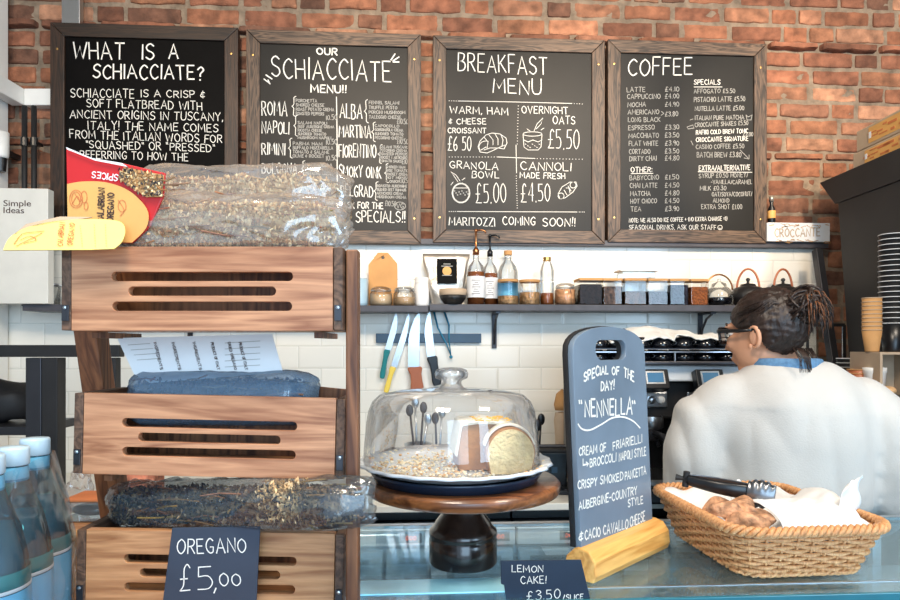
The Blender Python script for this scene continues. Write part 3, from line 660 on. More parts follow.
# foil bag
x, y, z = base(446, 2.53)
t = thing('coffee_bag', 'silver foil coffee bag with a black label, open top folded', 'coffee bag', (x, y, z-.006))
bw, bh = wpx(46)/2, wpx(53)
def bagf(u, v):
    a = 2*PI*u; sq = lambda c: math.copysign(abs(c)**.6, c)
    k = (.62+.42*v) if v < .9 else 1.0; d = .032*(1-v)**.6+.002
    n_ = noise.noise(Vector((math.cos(a)*1.5, math.sin(a)*1.5, v*4)))
    return (sq(math.cos(a))*bw*k+n_*.006, sq(math.sin(a))*d+n_*.006, v*bh+.02*0)
MB().grid(bagf, 40, 16, closeu=True).build('foil_body', 'silver', t, smooth=True, solid=.0006)
B('label', 'black_low_reflect', t, (.002, -.030, bh*.66), (wpx(20), .0015, wpx(25)), bevel=0, rot=(-.1,0,0))
MB().lathe([(0,.002),(wpx(4.5),.001),(wpx(4.5),0)], 20, (.002, -.0315, bh*.66), rot=(PI/2,0,0)).build('emblem', 'orange', t)
m = MB()
for zz, w_ in ((.92,.5),(.84,.8),(.5,.7)): m.box((.002, -.0335-.003*(zz-.66), bh*zz*.5+bh*.33), (wpx(14)*w_, .0008, .003))
m.build('label_print', 'chalk_dim', t)
x, y, z = base(453, 2.475)
t = thing('nested_bowl', 'two-tone bowl, brown above and black below, in front of the foil bag', 'bowl', (x, y, z))
r = wpx(27)/2
MB().lathe([(0,.003),(r*.6,0),(r*.9,.02),(r*.98,.034),(r*.95,.034),(r*.6,.008),(0,.006)], 32).build('black_bowl', 'iron', t, smooth=True)
MB().lathe([(r*.94,.034),(r*.99,.036),(r*.99,.058),(r*.93,.058),(r*.9,.036)], 32).build('brown_rim', 'taupe', t, smooth=True)
def pump_bottle(px, label, pmatn, top, w=18, Y=2.5):
    x, y, z = base(px, Y); r = wpx(w)/2; H = wpx(44); T = wpx(304-top)
    t = thing('syrup_bottle', label, 'bottle', (x, y, z))
    MB().lathe([(0,.001),(r,.002),(r,H*.72),(r*.8,H*.88),(r*.32,H*1.0),(r*.3,H*1.15)], 28).build('glass_body', 'glass', t, smooth=True)
    MB().lathe([(0,.003),(r*.93,.003),(r*.93,H*.74),(0,H*.75)], 28).build('syrup', 'amber', t, smooth=True)
    MB().lathe([(r*1.01,H*.16),(r*1.015,H*.165),(r*1.015,H*.63),(r*1.01,H*.635)], 28).build('paper_label', 'paper', t, smooth=True)
    m = MB()
    for i in range(7): m.box((-.004+.002*(i % 2), -r*1.03, H*(.24+.05*i)), (r*(.9-.25*(i % 3)), .0006, .0016))
    m.build('label_print', 'ink', t)
    m = MB().lathe([(0,H*1.13),(r*.36,H*1.13),(r*.36,H*1.24),(r*.2,H*1.28),(r*.12,H*1.3),(r*.12,T-.01),(r*.2,T-.008),(r*.2,T),(0,T)], 18)
    m.tube([(0,0,T-.004), (.02,-.006,T-.003), (.034,-.01,T-.008), (.036,-.01,T-.016)], .0035, 8)
    m.build('pump', pmatn, t, smooth=True); return t
pump_bottle(476, 'syrup bottle with a copper pump and white label', 'copper', 229)
pump_bottle(490, 'syrup bottle with a black pump, just right of the copper pump one', 'black', 232, 16, 2.545)
def bottle(px, w, h, label, cap, body, name='glass_bottle', neck=.3, fill=None, fz=.3, Y=2.5, sh=.62, extra=None):
    x, y, z = base(px, Y); r = wpx(w)/2; H = wpx(h)
    t = thing(name, label, 'bottle', (x, y, z))
    MB().lathe([(0,.001),(r*.95,.002),(r,.008),(r,H*sh),(r*.8,H*(sh+.1)),(r*neck,H*(sh+.2)),(r*neck,H*.93)], 28).build('glass_body', body, t, smooth=True)
    if fill: MB().lathe([(0,.003),(r*.93,.003),(r*.93,H*fz),(0,H*fz)], 28).build('contents', fill, t, smooth=True)
    MB().lathe([(0,H*.92),(r*neck*1.15,H*.92),(r*neck*1.15,H),(0,H)], 16).build('cap', cap, t, bevel=.001)
    if extra: MB().lathe([(r*1.01,H*.16),(r*1.02,H*.165),(r*1.02,H*.45),(r*1.01,H*.455)], 28).build('paper_label', extra, t, smooth=True)
    return t
bottle(508, 20, 56, 'clear round-shouldered bottle with a cork behind the oat jar', 'kraft', 'glass', neck=.36, Y=2.55, fill='amber', fz=.12, extra='lblue')
bottle(547, 14, 48, 'tall clear ribbed bottle with amber syrup at its bottom', 'brass', 'glass', neck=.5, fill='amber', fz=.25, sh=.72)
def lid_jar(px, w, h, label, fill, fz, wood_lid=True, round_=False, Y=2.5):
    x, y, z = base(px, Y); a = wpx(w)/2; H = wpx(h)
    t = thing('storage_jar', label, 'jar', (x, y, z), 0, None)
    if round_:
        MB().lathe([(0,.001),(a*.96,.001),(a,.006),(a,H*.9)], 28).build('glass_body', 'glass', t, smooth=True)
        MB().lathe([(0,.003),(a*.94,.003),(a*.94,H*fz),(0,H*fz)], 28).build('contents', fill, t, smooth=True)
        MB().lathe([(0,H*.9),(a*.99,H*.9),(a*.99,H),(0,H)], 28).build('lid', 'kraft', t, bevel=.001)
    else:
        e = a*.97
        m = MB().box((0,0,H*.45), (2*e, 2*e, H*.9)); m.f = m.f[:1]+m.f[2:]; m.mi = m.mi[:5]
        m.build('glass_body', 'glass', t, bevel=.004, bseg=3, smooth=False)
        B('contents', fill, t, (0,0,H*fz/2+.002), (2*e-.006, 2*e-.006, H*fz), bevel=.003)
        B('lid', 'kraft', t, (0,0,H*.95), (2*e+.001, 2*e+.001, H*.1), bevel=.002)
    return t
beans = pmat('dark_beans', (34, 22, 18), .6, var=.9, scale=70, spec=.2, bump=1, bscale=110)
tea1 = pmat('loose_tea', (92, 70, 56), .8, var=.9, scale=80, spec=.1, bump=1, bscale=130)
tea2 = pmat('grey_tea', (86, 84, 92), .8, var=.8, scale=80, spec=.1, bump=1, bscale=130)
tea3 = pmat('blue_tea', (48, 46, 56), .8, var=.9, scale=70, spec=.1, bump=1, bscale=110)
rooi = pmat('rooibos', (150, 84, 40), .8, var=.5, scale=130, bump=1, bscale=130)
oats = pmat('oat_mix', (206, 160, 112), .8, var=.5, scale=80, spec=.1, bump=1, bscale=110)
lid_jar(508, 21, 25, 'squat round jar of grains right of the labelled syrup bottles', oats, .35, round_=True, Y=2.49)
lid_jar(529.5, 21, 25, 'squat round jar of golden oats left of the ribbed bottle', oats, .5, round_=True)
for px, w, l, f_, k in ((588, 24, 'square jar of near-black beans, first of the square row from the left', beans, .75), (610, 20, 'square jar of dark tea, second of the square row', tea1, .68), (632, 23, 'square jar of mixed tea with flecks, third of the square row, under the plastic box', tea1, .5),
        (654.5, 21, 'square jar of grey tea, fourth of the square row', tea2, .5), (675.5, 20, 'square jar of blue-black berries, fifth of the square row', tea3, .75), (696, 19, 'square jar of reddish-brown tea, last of the square row before the glass teapot', rooi, .68)):
    lid_jar(px, w, 26.5, l, f_, k)
x, y, z = base(636, 2.50)
t = thing('plastic_box', 'clear plastic food box lying on the square jars', 'food box', (x, y, z+wpx(26.5)+.0005))
B('box_body', 'acrylic', t, (0,0,.014), (wpx(34), .07, .026), bevel=.004)
B('lid', 'cloth', t, (.0,0,.0305), (wpx(40), .08, .006), bevel=.002)
def handle(t, w, h, z0, mat, r=.004):
    MB().tube([(w*math.cos(a), 0, z0+h*math.sin(a)) for a in [PI*i/14 for i in range(15)]], r, 8).build('handle', mat, t, smooth=True)
x, y, z = base(719, 2.5)
t = thing('glass_teapot', 'clear glass teapot with a copper hoop handle beside the last square jar', 'teapot', (x, y, z))
r = wpx(27)/2
MB().lathe([(0,.001),(r*.9,.002),(r,.02),(r*.98,.05),(r*.7,.07),(r*.55,.075)], 32).build('glass_body', 'glass', t, smooth=True)
MB().lathe([(0,.003),(r*.86,.004),(r*.93,.02),(r*.93,.032),(0,.033)], 32).build('tea', 'blackgloss', t, smooth=True)
MB().lathe([(r*.55,.076),(r*.5,.088),(r*.1,.096),(.006,.10),(.006,.106),(0,.108)], 24).build('lid', 'glass', t, smooth=True)
MB().tube([(r*.9,0,.03),(r*1.2,0,.05),(r*1.35,0,.07)], [.009,.007,.005], 10).build('spout', 'glass', t, smooth=True)
handle(t, r*1.05, .062, .062, 'copper', .0035)
def kettle(px, label, Y, rot):
    x, y, z = base(px, Y)
    t = thing('iron_kettle', label, 'kettle', (x, y, z), rot)
    r = wpx(34)/2
    MB().lathe([(0,0),(r*.7,0),(r*.98,.025),(r,.045),(r*.8,.07),(r*.45,.078)], 32).build('kettle_body', 'iron', t, smooth=True)
    MB().lathe([(r*.46,.078),(r*.4,.086),(.006,.09),(.005,.098),(.009,.104),(.005,.111),(0,.112)], 24).build('lid', 'iron', t, smooth=True)
    MB().tube([(r*.8,0,.035),(r*1.2,0,.055),(r*1.4,0,.078)], [.014,.010,.007], 10).build('spout', 'iron', t, smooth=True)
    handle(t, r*.62, .085, .062, 'brownplastic', .0042); return t
kettle(748, 'black iron kettle whose arched handle is seen side-on, next to the glass teapot', 2.5, -.55)
kettle(783, 'black iron kettle, last on the shelf, its handle round and open to view', 2.5, .1)
# small jar seen at the left end of the shelf
x = W(52, 300, 2.5).x
t = thing('glass_tumbler', 'glass tumbler at the left end of the wall shelf beside the top crate', 'glass', (x, 2.5, zsh-.006))
MB().lathe([(0,.002),(.026,.002),(.03,.07)], 24).build('glass_body', 'glass', t, smooth=True)
MB().lathe([(.03,.07),(.032,.071),(.032,.078),(0,.08)], 24).build('lid', 'steel', t, smooth=True)

# ================================================================ KNIVES
YK = YW-.008
p0 = W(376, 333.5, YK); p1 = W(481, 343, YK)
t = tag(B('magnetic_strip', 'strip', None, ((p0.x+p1.x)/2, YK-.006, (p0.z+p1.z)/2), (p1.x-p0.x, .012, p0.z-p1.z), bevel=.002), 'dark blue magnetic knife strip on the white tiles', 'knife rack')
def knife(tip, heel, end, bw, hm, label, curve=.3):
    Y = YK-.016; a = W(*tip, Y); b = W(*heel, Y); c = W(*end, Y)
    t = thing('kitchen_knife', label, 'knife', a, 0)
    d = (b-a); L_ = d.length; u = d.normalized(); n = Vector((u.z, 0, -u.x))*(-1)
    w = bw/650*2.57
    pts = []
    for i in range(9):
        s = i/8; k = min(1, (s*2.2)**.6) if curve else 1; pts.append((s, k))
    out = [(u*(s*L_)) for s, k in pts]+[(u*(s*L_)+n*w*k) for s, k in reversed(pts)]
    link('blade', plate([(p.x, p.z) for p in out], [], .0018), 'steel', t)
    e = c-a; hd = (c-b).normalized(); hn = Vector((hd.z, 0, -hd.x))*(-1); L2 = (c-b).length; bb = b-a+n*w*.35-hn*0
    hw = w*.42 if w > .016 else w*.55
    q = []
    for s, k in ((0,1.0),(.08,1.15),(.3,.95),(.6,1.0),(.85,1.15),(1,.9)): q.append(bb+hd*L2*s-hn*hw*k)
    for s, k in ((1,.8),(.85,1.05),(.6,.9),(.3,.9),(.08,1.3),(0,1.2)): q.append(bb+hd*L2*s+hn*hw*k)
    link('handle', plate([(p.x, p.z) for p in q], [], .014), hm, t, bevel=.004)
    return t
knife((396,311), (385,349), (380,378), 6, 'teal', 'narrow boning knife with a green-blue handle, first from the left')
knife((409,311), (391,366), (384,392), 6, 'knifeyellow', 'knife with a yellow handle')
knife((420,311), (419,367), (421,391), -11, 'brownplastic', 'wide chef knife with a red-brown handle')
knife((430,310), (435,356), (440,385), -8, 'black', 'chef knife with a black handle')
Y = YK-.014; a = W(451, 357, Y)
t = thing('kitchen_tongs', 'blue metal tongs hanging from the magnetic strip', 'tongs', a)
q = lambda x, y: W(x, y, Y)-a
MB().tube([q(451,356), q(447,345), q(438,328), q(434,312)], [.004,.0055,.007,.009], 8, flat=.5).tube([q(451,356), q(449,340), q(449,325), q(444,311)], [.004,.0055,.007,.009], 8, flat=.5).build('arms', 'blue', t, smooth=True)
MB().ball((0,0,0), .007).build('hinge', 'blue', t, smooth=True)

# ================================================================ BACK COUNTER
zw = EYE-(505-345)/650*2.0
YF = (C(0,2.0,0)).y                                         # front edge of the worktop
wt = tag(B('worktop', 'worktop', None, (-.85, (YF+YW)/2-.003, zw-.011), (3.72, YW-YF-.008, .022), bevel=.003), 'white worktop running along the tiled wall', 'worktop')
fr = lambda px: W(px, 500, YF+.03).x
z_f1 = EYE-(527-345)/650*2.03; z_f0 = EYE-(544-345)/650*2.03
def fridge(x0, x1, label, disp):
    t = thing('counter_fridge', label, 'fridge', ((x0+x1)/2, YF+.03, 0)); w = x1-x0-.008; d = YW-YF-.06
    B('carcass', 'dsteel', t, (0, d/2+.02, z_f1/2), (w, d-.02, z_f1-.004), bevel=.003)
    B('upper_panel', 'black', t, (0, d/2+.05, (z_f1+zw-.025)/2), (w, d-.08, zw-.026-z_f1), bevel=0)
    B('control_fascia', 'paint_steel', t, (0, 0, (z_f0+z_f1)/2), (w, .035, z_f1-z_f0), bevel=.003)
    for dx in disp:
        q_ = B('display', 'blackmat', t, (dx, -.0185, (z_f0+z_f1)/2), (.068, .004, .03), bevel=.002)
        m = MB()
        for i in range(3): m.tube([(-.012+.012*i+.004*math.cos(a), -.0025, .006*math.sin(a)) for a in [k*PI/4 for k in range(8)]], .0009, 4, closed=True)
        m.build('digits', 'led', q_, loc=(0, 0, 0)); q_.data.transform(Matrix.Translation((-dx, .0185, -(z_f0+z_f1)/2))); q_.location = (dx, -.0185, (z_f0+z_f1)/2)
    n = 2
    for i in range(n):
        dw = w/n-.012; cx = -w/2+w/n*(i+.5)
        dr = B('drawer', 'paint_steel', t, (cx, -.004, z_f0-.16), (dw, .03, .29), bevel=.004)
        dr.data.transform(Matrix.Translation((-cx, .004, .16-z_f0))); dr.location = (cx, -.004, z_f0-.16)
        B('handle', 'dsteel', dr, (0, -.028, .12), (dw*.8, .016, .016))
        d2 = B('drawer', 'paint_steel', t, (cx, -.004, z_f0-.47), (dw, .03, .29), bevel=.004)
    return t
x0, x1, x2 = fr(250), fr(515.5), 1.0
fridge(x0, x1, 'steel under-counter fridge seen left of the cake stand foot', [fr(411)-(x0+x1)/2, fr(498)-(x0+x1)/2])
fridge(x1, x2, 'steel under-counter fridge partly behind the standing special sign', [fr(569)-(x1+x2)/2])
fridge(fr(-20), fr(250), 'steel under-counter fridge behind the wooden crates', [])
# ---- knock-out bar corner behind the dome
zt_ = zw
t = thing('drip_tray', 'black slatted drip tray on the worktop between dome and special sign', 'tray', C(.36, 2.2, zt_), -A)
B('tray_base', 'black', t, (0,0,.008), (.20, .14, .014))
m = MB()
for i in range(9): m.box((-.085+.021*i, 0, .0165), (.008, .13, .004))
m.build('grill', 'dsteel', t, bevel=.001)
def utensil_pot(px, py, d, h, r, label, tools, pot='steel'):
    c = P(px, py, d); c.z = zt_
    t = thing('utensil_pot', label, 'utensil pot', c)
    MB().lathe([(0,.001),(r*.9,.001),(r,.01),(r,h),(r*.93,h),(r*.85,.006),(0,.006)], 24).build('pot_body', pot, t, smooth=True)
    for i, (dx, dy, hh, mt) in enumerate(tools):
        MB().tube([(dx*.2, dy*.2, .03), (dx, dy, hh)], .004, 6).ball((dx*1.03, dy*1.03, hh), (.014, .006, .022)).build('utensil', mt, t, smooth=True)
    return t
t = thing('knock_box', 'black square knock box standing behind the dome near the sign', 'knock box', P(552, 470, 2.25), -A); t.location.z = zt_
t.scale = (1,1,1)
q = MB(); q.box((0,0,.065), (.085, .09, .13), taper=1.12); q.build('box_body', 'black', t, bevel=.006)
B('rim', 'blackmat', t, (0,0,.134), (.105, .11, .01), bevel=.003)
MB().box((0,-.052,.07), (.02,.002,.02)).build('logo', 'strip', t)
MB().tube([(-.045,.0,.142),(.045,.0,.142)], .007, 8).build('knock_bar', 'dsteel', t)
utensil_pot(537, 470, 2.38, .10, .035, 'dark metal pot of barista tools just behind the right side of the dome', [(-.02,.01,.24,'black'),(.015,.0,.22,'black'),(.0,-.01,.20,'dsteel')], 'black')
t = thing('pepper_grinder', 'tall wooden grinder with a pale top beside the special sign', 'grinder', P(562, 470, 2.42), 0); t.location.z = zt_
MB().lathe([(0,0),(.028,0),(.022,.08),(.026,.15),(.03,.21),(.026,.24),(0,.245)], 24).build('grinder_body', 'taupe', t, smooth=True)
MB().lathe([(0,.25),(.026,.25),(.03,.27),(.022,.31),(0,.33)], 24).build('grinder_top', 'kraft', t, smooth=True)
# utensils seen hazily through the dome
utensil_pot(418, 455, 2.40, .13, .05, 'steel pot of spoons seen through the left of the dome', [(-.03,.01,.25,'dsteel'),(-.01,.0,.28,'steel'),(.02,.01,.26,'dsteel'),(.035,-.01,.22,'steel')])
utensil_pot(438, 455, 2.42, .11, .035, 'narrow steel pot of tools seen through the middle of the dome', [(-.01,.0,.22,'dsteel'),(.015,.01,.24,'steel')])
# ================================================================ COFFEE MACHINE
t = thing('espresso_machine', 'large black espresso machine with two tilted screens and cup rails, left of the barista', 'coffee machine', C(.695, 2.17, zw), -A)
mw = .54; mh = .435
B('rear_body', 'black', t, (0, .09, .02+mh/2), (mw, .22, mh-.02), bevel=.012)
B('top_deck', 'dsteel', t, (0, .0, mh+.002), (mw, .40, .012), bevel=.003)
B('head_panel', 'paint_steel', t, (0, -.09, mh-.03), (mw, .16, .05), bevel=.006)
B('group_panel', 'blackmat', t, (0, -.06, mh-.115), (mw, .12, .12), bevel=.008)
B('drip_tray', 'steel', t, (0, -.11, .075), (mw-.02, .20, .02), bevel=.004)
B('base', 'black', t, (0, -.05, .03), (mw, .28, .05), bevel=.008)
for sx in (-1, 1): B('side_panel', 'black', t, (sx*(mw/2+.008), -.02, .235), (.016, .40, .40), bevel=.008)
for i, dx in enumerate((-.075, .092)):
    q = B('screen_housing', 'black', t, (0,0,0), (.088, .03, .062), bevel=.003, rot=None); q.location = (dx, -.19, mh-.05); q.rotation_euler = (-.35, 0, .12)
    B('screen', 'screen', q, (0,-.016,.004), (.05,.003,.03), bevel=0)
    B('screen_bezel', 'steel', q, (0,-.0145,.004), (.06,.003,.040), bevel=0)
    q2 = MB().tube([(0,.0,0),(0,.05,.02)], .008, 8).build('arm', 'black', q)
for gx in (-.20, -.062, .10):
    q = B('dial_plate', 'steel', t, (0,0,0), (.10,.008,.05), bevel=.004); q.location = (gx, -.125, mh-.115)
    for i in (-1, 0, 1): MB().lathe([(0,.012),(.009,.012),(.012,.008),(.012,0)], 18, (i*.028, -.004, 0), rot=(PI/2,0,0)).build('dial', 'white' if i else 'steel', q, smooth=True, angle=30)
    MB().lathe([(.034,0),(.036,-.01),(.036,-.035),(.03,-.04),(0,-.04)], 24, (gx, -.13, mh-.165)).build('group_head', 'steel', t, smooth=True)
    m = MB().lathe([(.03,0),(.03,-.025),(.02,-.035),(0,-.035)], 20, (gx, -.13, mh-.205)).tube([(gx,-.16,mh-.215),(gx+.02,-.25,mh-.225)], [.009,.013], 10)
    m.tube([(gx-.012,-.13,mh-.235),(gx-.02,-.14,mh-.26)], .006, 8).tube([(gx+.012,-.13,mh-.235),(gx+.02,-.14,mh-.26)], .006, 8)
    m.build('portafilter', 'dsteel', t, smooth=True)
for gx in (-.265, -.25, .27): MB().tube([(gx,-.15,mh-.09),(gx,-.19,mh-.12),(gx+.01,-.20,mh-.25),(gx+.015,-.21,mh-.3)], .005, 8).build('steam_wand', 'steel', t, smooth=True)
m = MB()
for zz in (mh+.036,):
    m.tube([(-mw/2,-.19,zz),(mw/2,-.19,zz)], .003, 6).tube([(-mw/2,.18,zz),(mw/2,.18,zz)], .003, 6)
    for x_ in (-mw/2, -.01, mw/2): m.tube([(x_,-.19,mh),(x_,-.19,zz)], .003, 6); m.tube([(x_,.18,mh),(x_,.18,zz)], .003, 6)
m.build('cup_rail', 'steel', t)
B('upper_cup_shelf', 'dsteel', t, (0, -.01, mh+.0455), (mw, .36, .004), bevel=0)
m0 = Matrix.LocRotScale(t.location, t.rotation_euler, None)
def cupthing():
    o = MB().lathe([(0,.034),(.016,.034),(.0165,.031),(.024,.028),(.032,.014),(.034,0),(.031,0),(.029,.014),(.02,.024),(0,.026)], 24)
    o.tube([(-.005+.0*i, -.032-.012*math.sin(PI*i/6), .008+.016*i/6) for i in range(7)], .003, 6)
    o = o.build('espresso_cup', 'blackgloss', None, smooth=True)
    return tag(o, '', 'cup')
cup0 = cupthing(); used = False
for tier, zz in ((0, mh+.0082), (1, mh+.0480)):
    for r_ in range(2):
        for i in range(8):
            loc = m0 @ Vector((-.235+.067*i, -.14+.085*r_, zz))
            o = cup0 if not used else cup0.copy()
            if used: COL.objects.link(o)
            used = True; o.location = loc; o.rotation_euler = (0, 0, random.uniform(0, 6))
            o['label'] = 'upturned black espresso cup on the lower rail of the coffee machine' if tier == 0 else 'upturned black espresso cup on the upper rack of the coffee machine, by the towel'
            o['group'] = 'black cups on the lower machine rail' if tier == 0 else 'black cups on the upper machine rack'
# cloth over the cups
c = m0 @ Vector((-.02, -.05, mh+.086))
t = thing('tea_towel', 'crumpled white tea towel lying over the cups on the coffee machine', 'towel', c, -A)
def cl(u, v):
    x = (u-.5)*.36; y = (v-.5)*.24; e = max(0, abs(u-.35)*1.6-.2)
    z = .022*math.exp(-((u-.42)**2)/.06)+.016*noise.noise(Vector((u*5, v*3.2, 1)))+.008*abs(noise.noise(Vector((u*11+v*7, v*5, 4))))
    if v < .3: z -= (.3-v)*.10*(1 if .12 < u < .55 else .45)
    if u < .1: z -= (.1-u)*.1
    return (x, y, z)
MB().grid(cl, 60, 36).build('cloth', 'cloth', t, smooth=True, solid=.004)

# ================================================================ RIGHT SIDE
# black cabinet against the wall
zc = 2.135
t = thing('tall_cabinet', 'tall black cabinet with an overhanging top at the right wall', 'cabinet', C(1.45, 2.0, 0), -A)
def prism_x(mb, prof, x0, x1):        # profile in (y, z)
    n = len(prof); v = [(x0, y, z) for y, z in prof]+[(x1, y, z) for y, z in prof]
    f = [tuple(range(n)), tuple(reversed(range(n, 2*n)))]+[(i, i+n, (i+1) % n+n, (i+1) % n) for i in range(n)]
    return mb.add(v, [tuple(reversed(q)) for q in f])
prism_x(MB(), [(-.55,.0),(.30,.0),(.365,1.46),(.43,2.03),(-.55,2.03)], 0, .45).build('cabinet_body', 'cabinet', t, bevel=.003)
prism_x(MB(), [(-.58,2.031),(.445,2.031),(.545,zc),(-.58,zc)], -.004, .46).build('cornice', 'cabinet', t, bevel=.003)
def carton(name, D0, D1, z0, h, label, seed, x0=1.475):
    rnd = random.Random(seed)
    t = thing(name, label, 'box', C(x0+.14, (D0+D1)/2, z0), -A, None)
    L_ = D1-D0
    B('box_body', 'taupe', t, (0,0,h/2), (.28, L_, h), bevel=.004)
    B('printed_side', 'orange', t, (-.1408, -.02, h*.5), (.001, L_*.78, h*.72), bevel=0)
    m = MB()
    for i in range(14): m.box((-.1418, -L_*.36+L_*.7*rnd.random(), h*(.25+.5*rnd.random())), (.0008, .02+.03*rnd.random(), .003+.006*rnd.random()))
    m.build('side_print', 'inkred', t)
    m = MB().box((-.1425, -L_*.12, h*.5), (.0008, .05, h*.42)); m.box((-.1425, .13*L_/.4, h*.5), (.0008,.012,h*.3)); m.build('side_patch', 'paper', t)
    return t
carton('carton', 1.93, 2.38, zc+.001, .062, 'printed cardboard carton lying directly on the black cabinet', 3)
carton('carton', 1.90, 2.36, zc+.064, .075, 'cream and orange printed carton stacked on top of the other one', 5)
# high side unit
ZU = 1.341
t = thing('bar_unit', 'black waist-high bar unit carrying the takeaway cups at the right edge', 'cabinet', C(1.225, 2.23, 0), -A)
B('unit_body', 'cabinet', t, (0,0,(ZU-.02)/2), (.42,.54,ZU-.022), bevel=.004)
B('unit_top', 'dsteel', t, (0,0,ZU-.010), (.436,.558,.02), bevel=.004)
# wooden box holding a tub
bx = (888-450)/650*2.04
t = thing('wooden_box', 'small open wooden box under the two takeaway cup stacks', 'box', C(bx-.002, 2.047, ZU), -A)
bh_ = .137; bwd = .135
for sx in (-1, 1): B('side', 'taupe', t, (sx*(bwd/2-.004), 0, bh_/2), (.008, .15, bh_), bevel=.001)
B('top', 'taupe', t, (0,0,bh_-.004), (bwd-.017,.112,.008), bevel=.001)
B('back', 'taupe', t, (0,.052,bh_/2), (bwd-.017,.008,bh_-.018), bevel=.001)
t = thing('white_tub', 'greyish white tub standing inside the small wooden box', 'tub', C((877-450)/650*2.0+.012, 2.03, ZU+.0005), -A)
MB().lathe([(0,0),(.026,0),(.031,.07),(.033,.075),(.033,.088),(.0,.09)], 24).build('tub_body', 'white', t, smooth=True, angle=30)
def cupstack(c, n, step, r, h, mat, rim, label, group, lean=(0,0), first_h=None):
    m = MB().lathe([(0,.001),(r*.68,.001),(r*.69,.003),(r,h),(r*.97,h),(r*.66,.006),(0,.005)], 24)
    body = m.mesh('takeaway_cup'); 
    m = MB().tube([(r*math.cos(a), r*math.sin(a), h) for a in [i*PI/12 for i in range(24)]], .0013, 6, closed=True); rimm = m.mesh('rim')
    body.materials.append(M[mat]); rimm.materials.append(M[rim])
    for p in list(body.polygons)+list(rimm.polygons): p.use_smooth = True
    for i in range(n):
        o = bpy.data.objects.new('takeaway_cup', body); COL.objects.link(o); o.location = Vector(c)+Vector((lean[0]*i, lean[1]*i, step*i))
        q = bpy.data.objects.new('rim', rimm); COL.objects.link(q); q.parent = o
        tag(o, label if i < n-1 else label.replace('in the', 'on top of the'), 'cup', group if n > 1 else None)
cz = ZU+bh_+.0005
cupstack(C((893-450)/650*2.06, 2.06, cz), 18, .0165, .040, .09, 'black', 'paper', 'black takeaway cup with a white rim in the tall stack', 'tall stack of black takeaway cups', (.0, .0))
cupstack(C((880.5-450)/650*2.0-.006, 1.985+.035, cz-.0), 0, .0155, .026, .075, 'kraft', 'taupe', '', '')
cupstack(C((874-450)/650*2.02, 2.03, cz), 9, .0125, .028, .068, 'kraft', 'taupe', 'brown paper cup in the shorter kraft stack', 'stack of brown paper cups')
cupstack(C((851-450)/650*2.2, 2.22, ZU), 5, .0145, .034, .055, 'black', 'paper', 'black white-rimmed paper bowl in the low pile left of the wooden box', 'low pile of black paper bowls')
cupstack(C((860-450)/650*2.06, 2.07, ZU), 4, .012, .032, .045, 'brownplastic', 'kraft', 'brown paper bowl in the low pile behind the flatbreads', 'low pile of brown paper bowls')
def bunf(w, d, h, seed, flat=.5, NZ=.16):
    m = MB(); m.ball((0,0,h*.5), (w/2, d/2, h/2), 28, 16)
    m.v = [tuple(Vector(p)*(1)+Vector((1,1,.6))*0+Vector((noise.noise(Vector(p)*22+Vector((seed,0,0))), noise.noise(Vector(p)*22+Vector((0,seed,0))), noise.noise(Vector(p)*25+Vector((0,0,seed)))))*NZ*h) for p in m.v]
    m.v = [(x, y, max(z, h*.06)) for x, y, z in m.v]
    return m
for i, (px, dd, w, rz, lab) in enumerate(((868, 2.0, .105, .1, 'pale flatbread roll at the left, partly behind the barista shoulder'), (884, 1.995, .07, -.2, 'pale flatbread roll nearest the white tub'))):
    o = bunf(w, .05, .034, i*5).build('bread_roll', pmat('pale_crust', (220,176,128), .8, var=.3, scale=30, bump=.3), None, smooth=True)
    o.location = C((px-450)/650*dd, dd, ZU); o.rotation_euler = (0,0,rz); tag(o, lab, 'bread')
# leaning post and framed glass screen
t = thing('metal_post', 'grey metal post leaning at the right end of the white tiles', 'post', P(826, 300, 2.44), 0)
a = P(817, 250, 2.55)-t.location; b = P(837, 388, 2.36)-t.location
d = (b-a)
MB().tube([a, b], .020, 4, up=(1,-.9,0)).build('post', 'dsteel', t, bevel=.002)
t = thing('glass_screen', 'small framed glass screen behind the leaning grey post', 'glass screen', P(818, 380, 2.5), -A)
wS, hS = 52/650*2.5, 56/650*2.5; z0 = ((380-325)/650*2.5)
m = MB()
m.box((0,0,z0), (wS,.012,.012)); m.box((-wS/2,0,z0-hS/2), (.010,.012,hS)); m.box((wS/2,0,z0-hS/2), (.010,.012,hS)); m.box((-.04,0,z0-hS/2), (.006,.010,hS))
m.build('frame', 'blackmat', t)
B('pane', 'glass', t, (0,.0,z0-hS/2), (wS-.012,.004,hS-.01), bevel=0)
# sign box on the ledge, small bottle on it
p0 = W(767.5, 222.5, YW-.055); p1 = W(830, 244, YW-.055)
zt0 = zt+.017
t = thing('name_sign', 'distressed white wooden block lettered CROCCANTE beside the coffee menu', 'sign', ((p0.x+p1.x)/2, YW-.055, zt0+.0005))
hh = p0.z-zt0; ww = p1.x-p0.x
B('block', 'paper', t, (0,.024,hh/2), (ww,.048,hh), bevel=.002)
f = planemap(t, .0006); m = MB(); ribbons(m, letters('CROCCANTE', 775, 237, 820, 236, 8), f, .0045)
m.build('lettering', 'taupe', t)
m = MB(); rnd = random.Random(4); cur = []
for i in range(26):
    cx = rnd.uniform(770, 828); cy = rnd.choice([225, 226.5, 240.5, 242]); cur.append(crom([(cx+rnd.uniform(-4,4), cy+rnd.uniform(-1.5,1.5)) for k in range(4)], 3))
ribbons(m, cur, f, .0018); m.build('scrollwork', 'kraft', t)
t = thing('small_bottle', 'tiny black bottle with an orange label standing on the white name sign', 'bottle', W(771.5, 222.5, YW-.03)); t.location.z = zt0+hh+.001
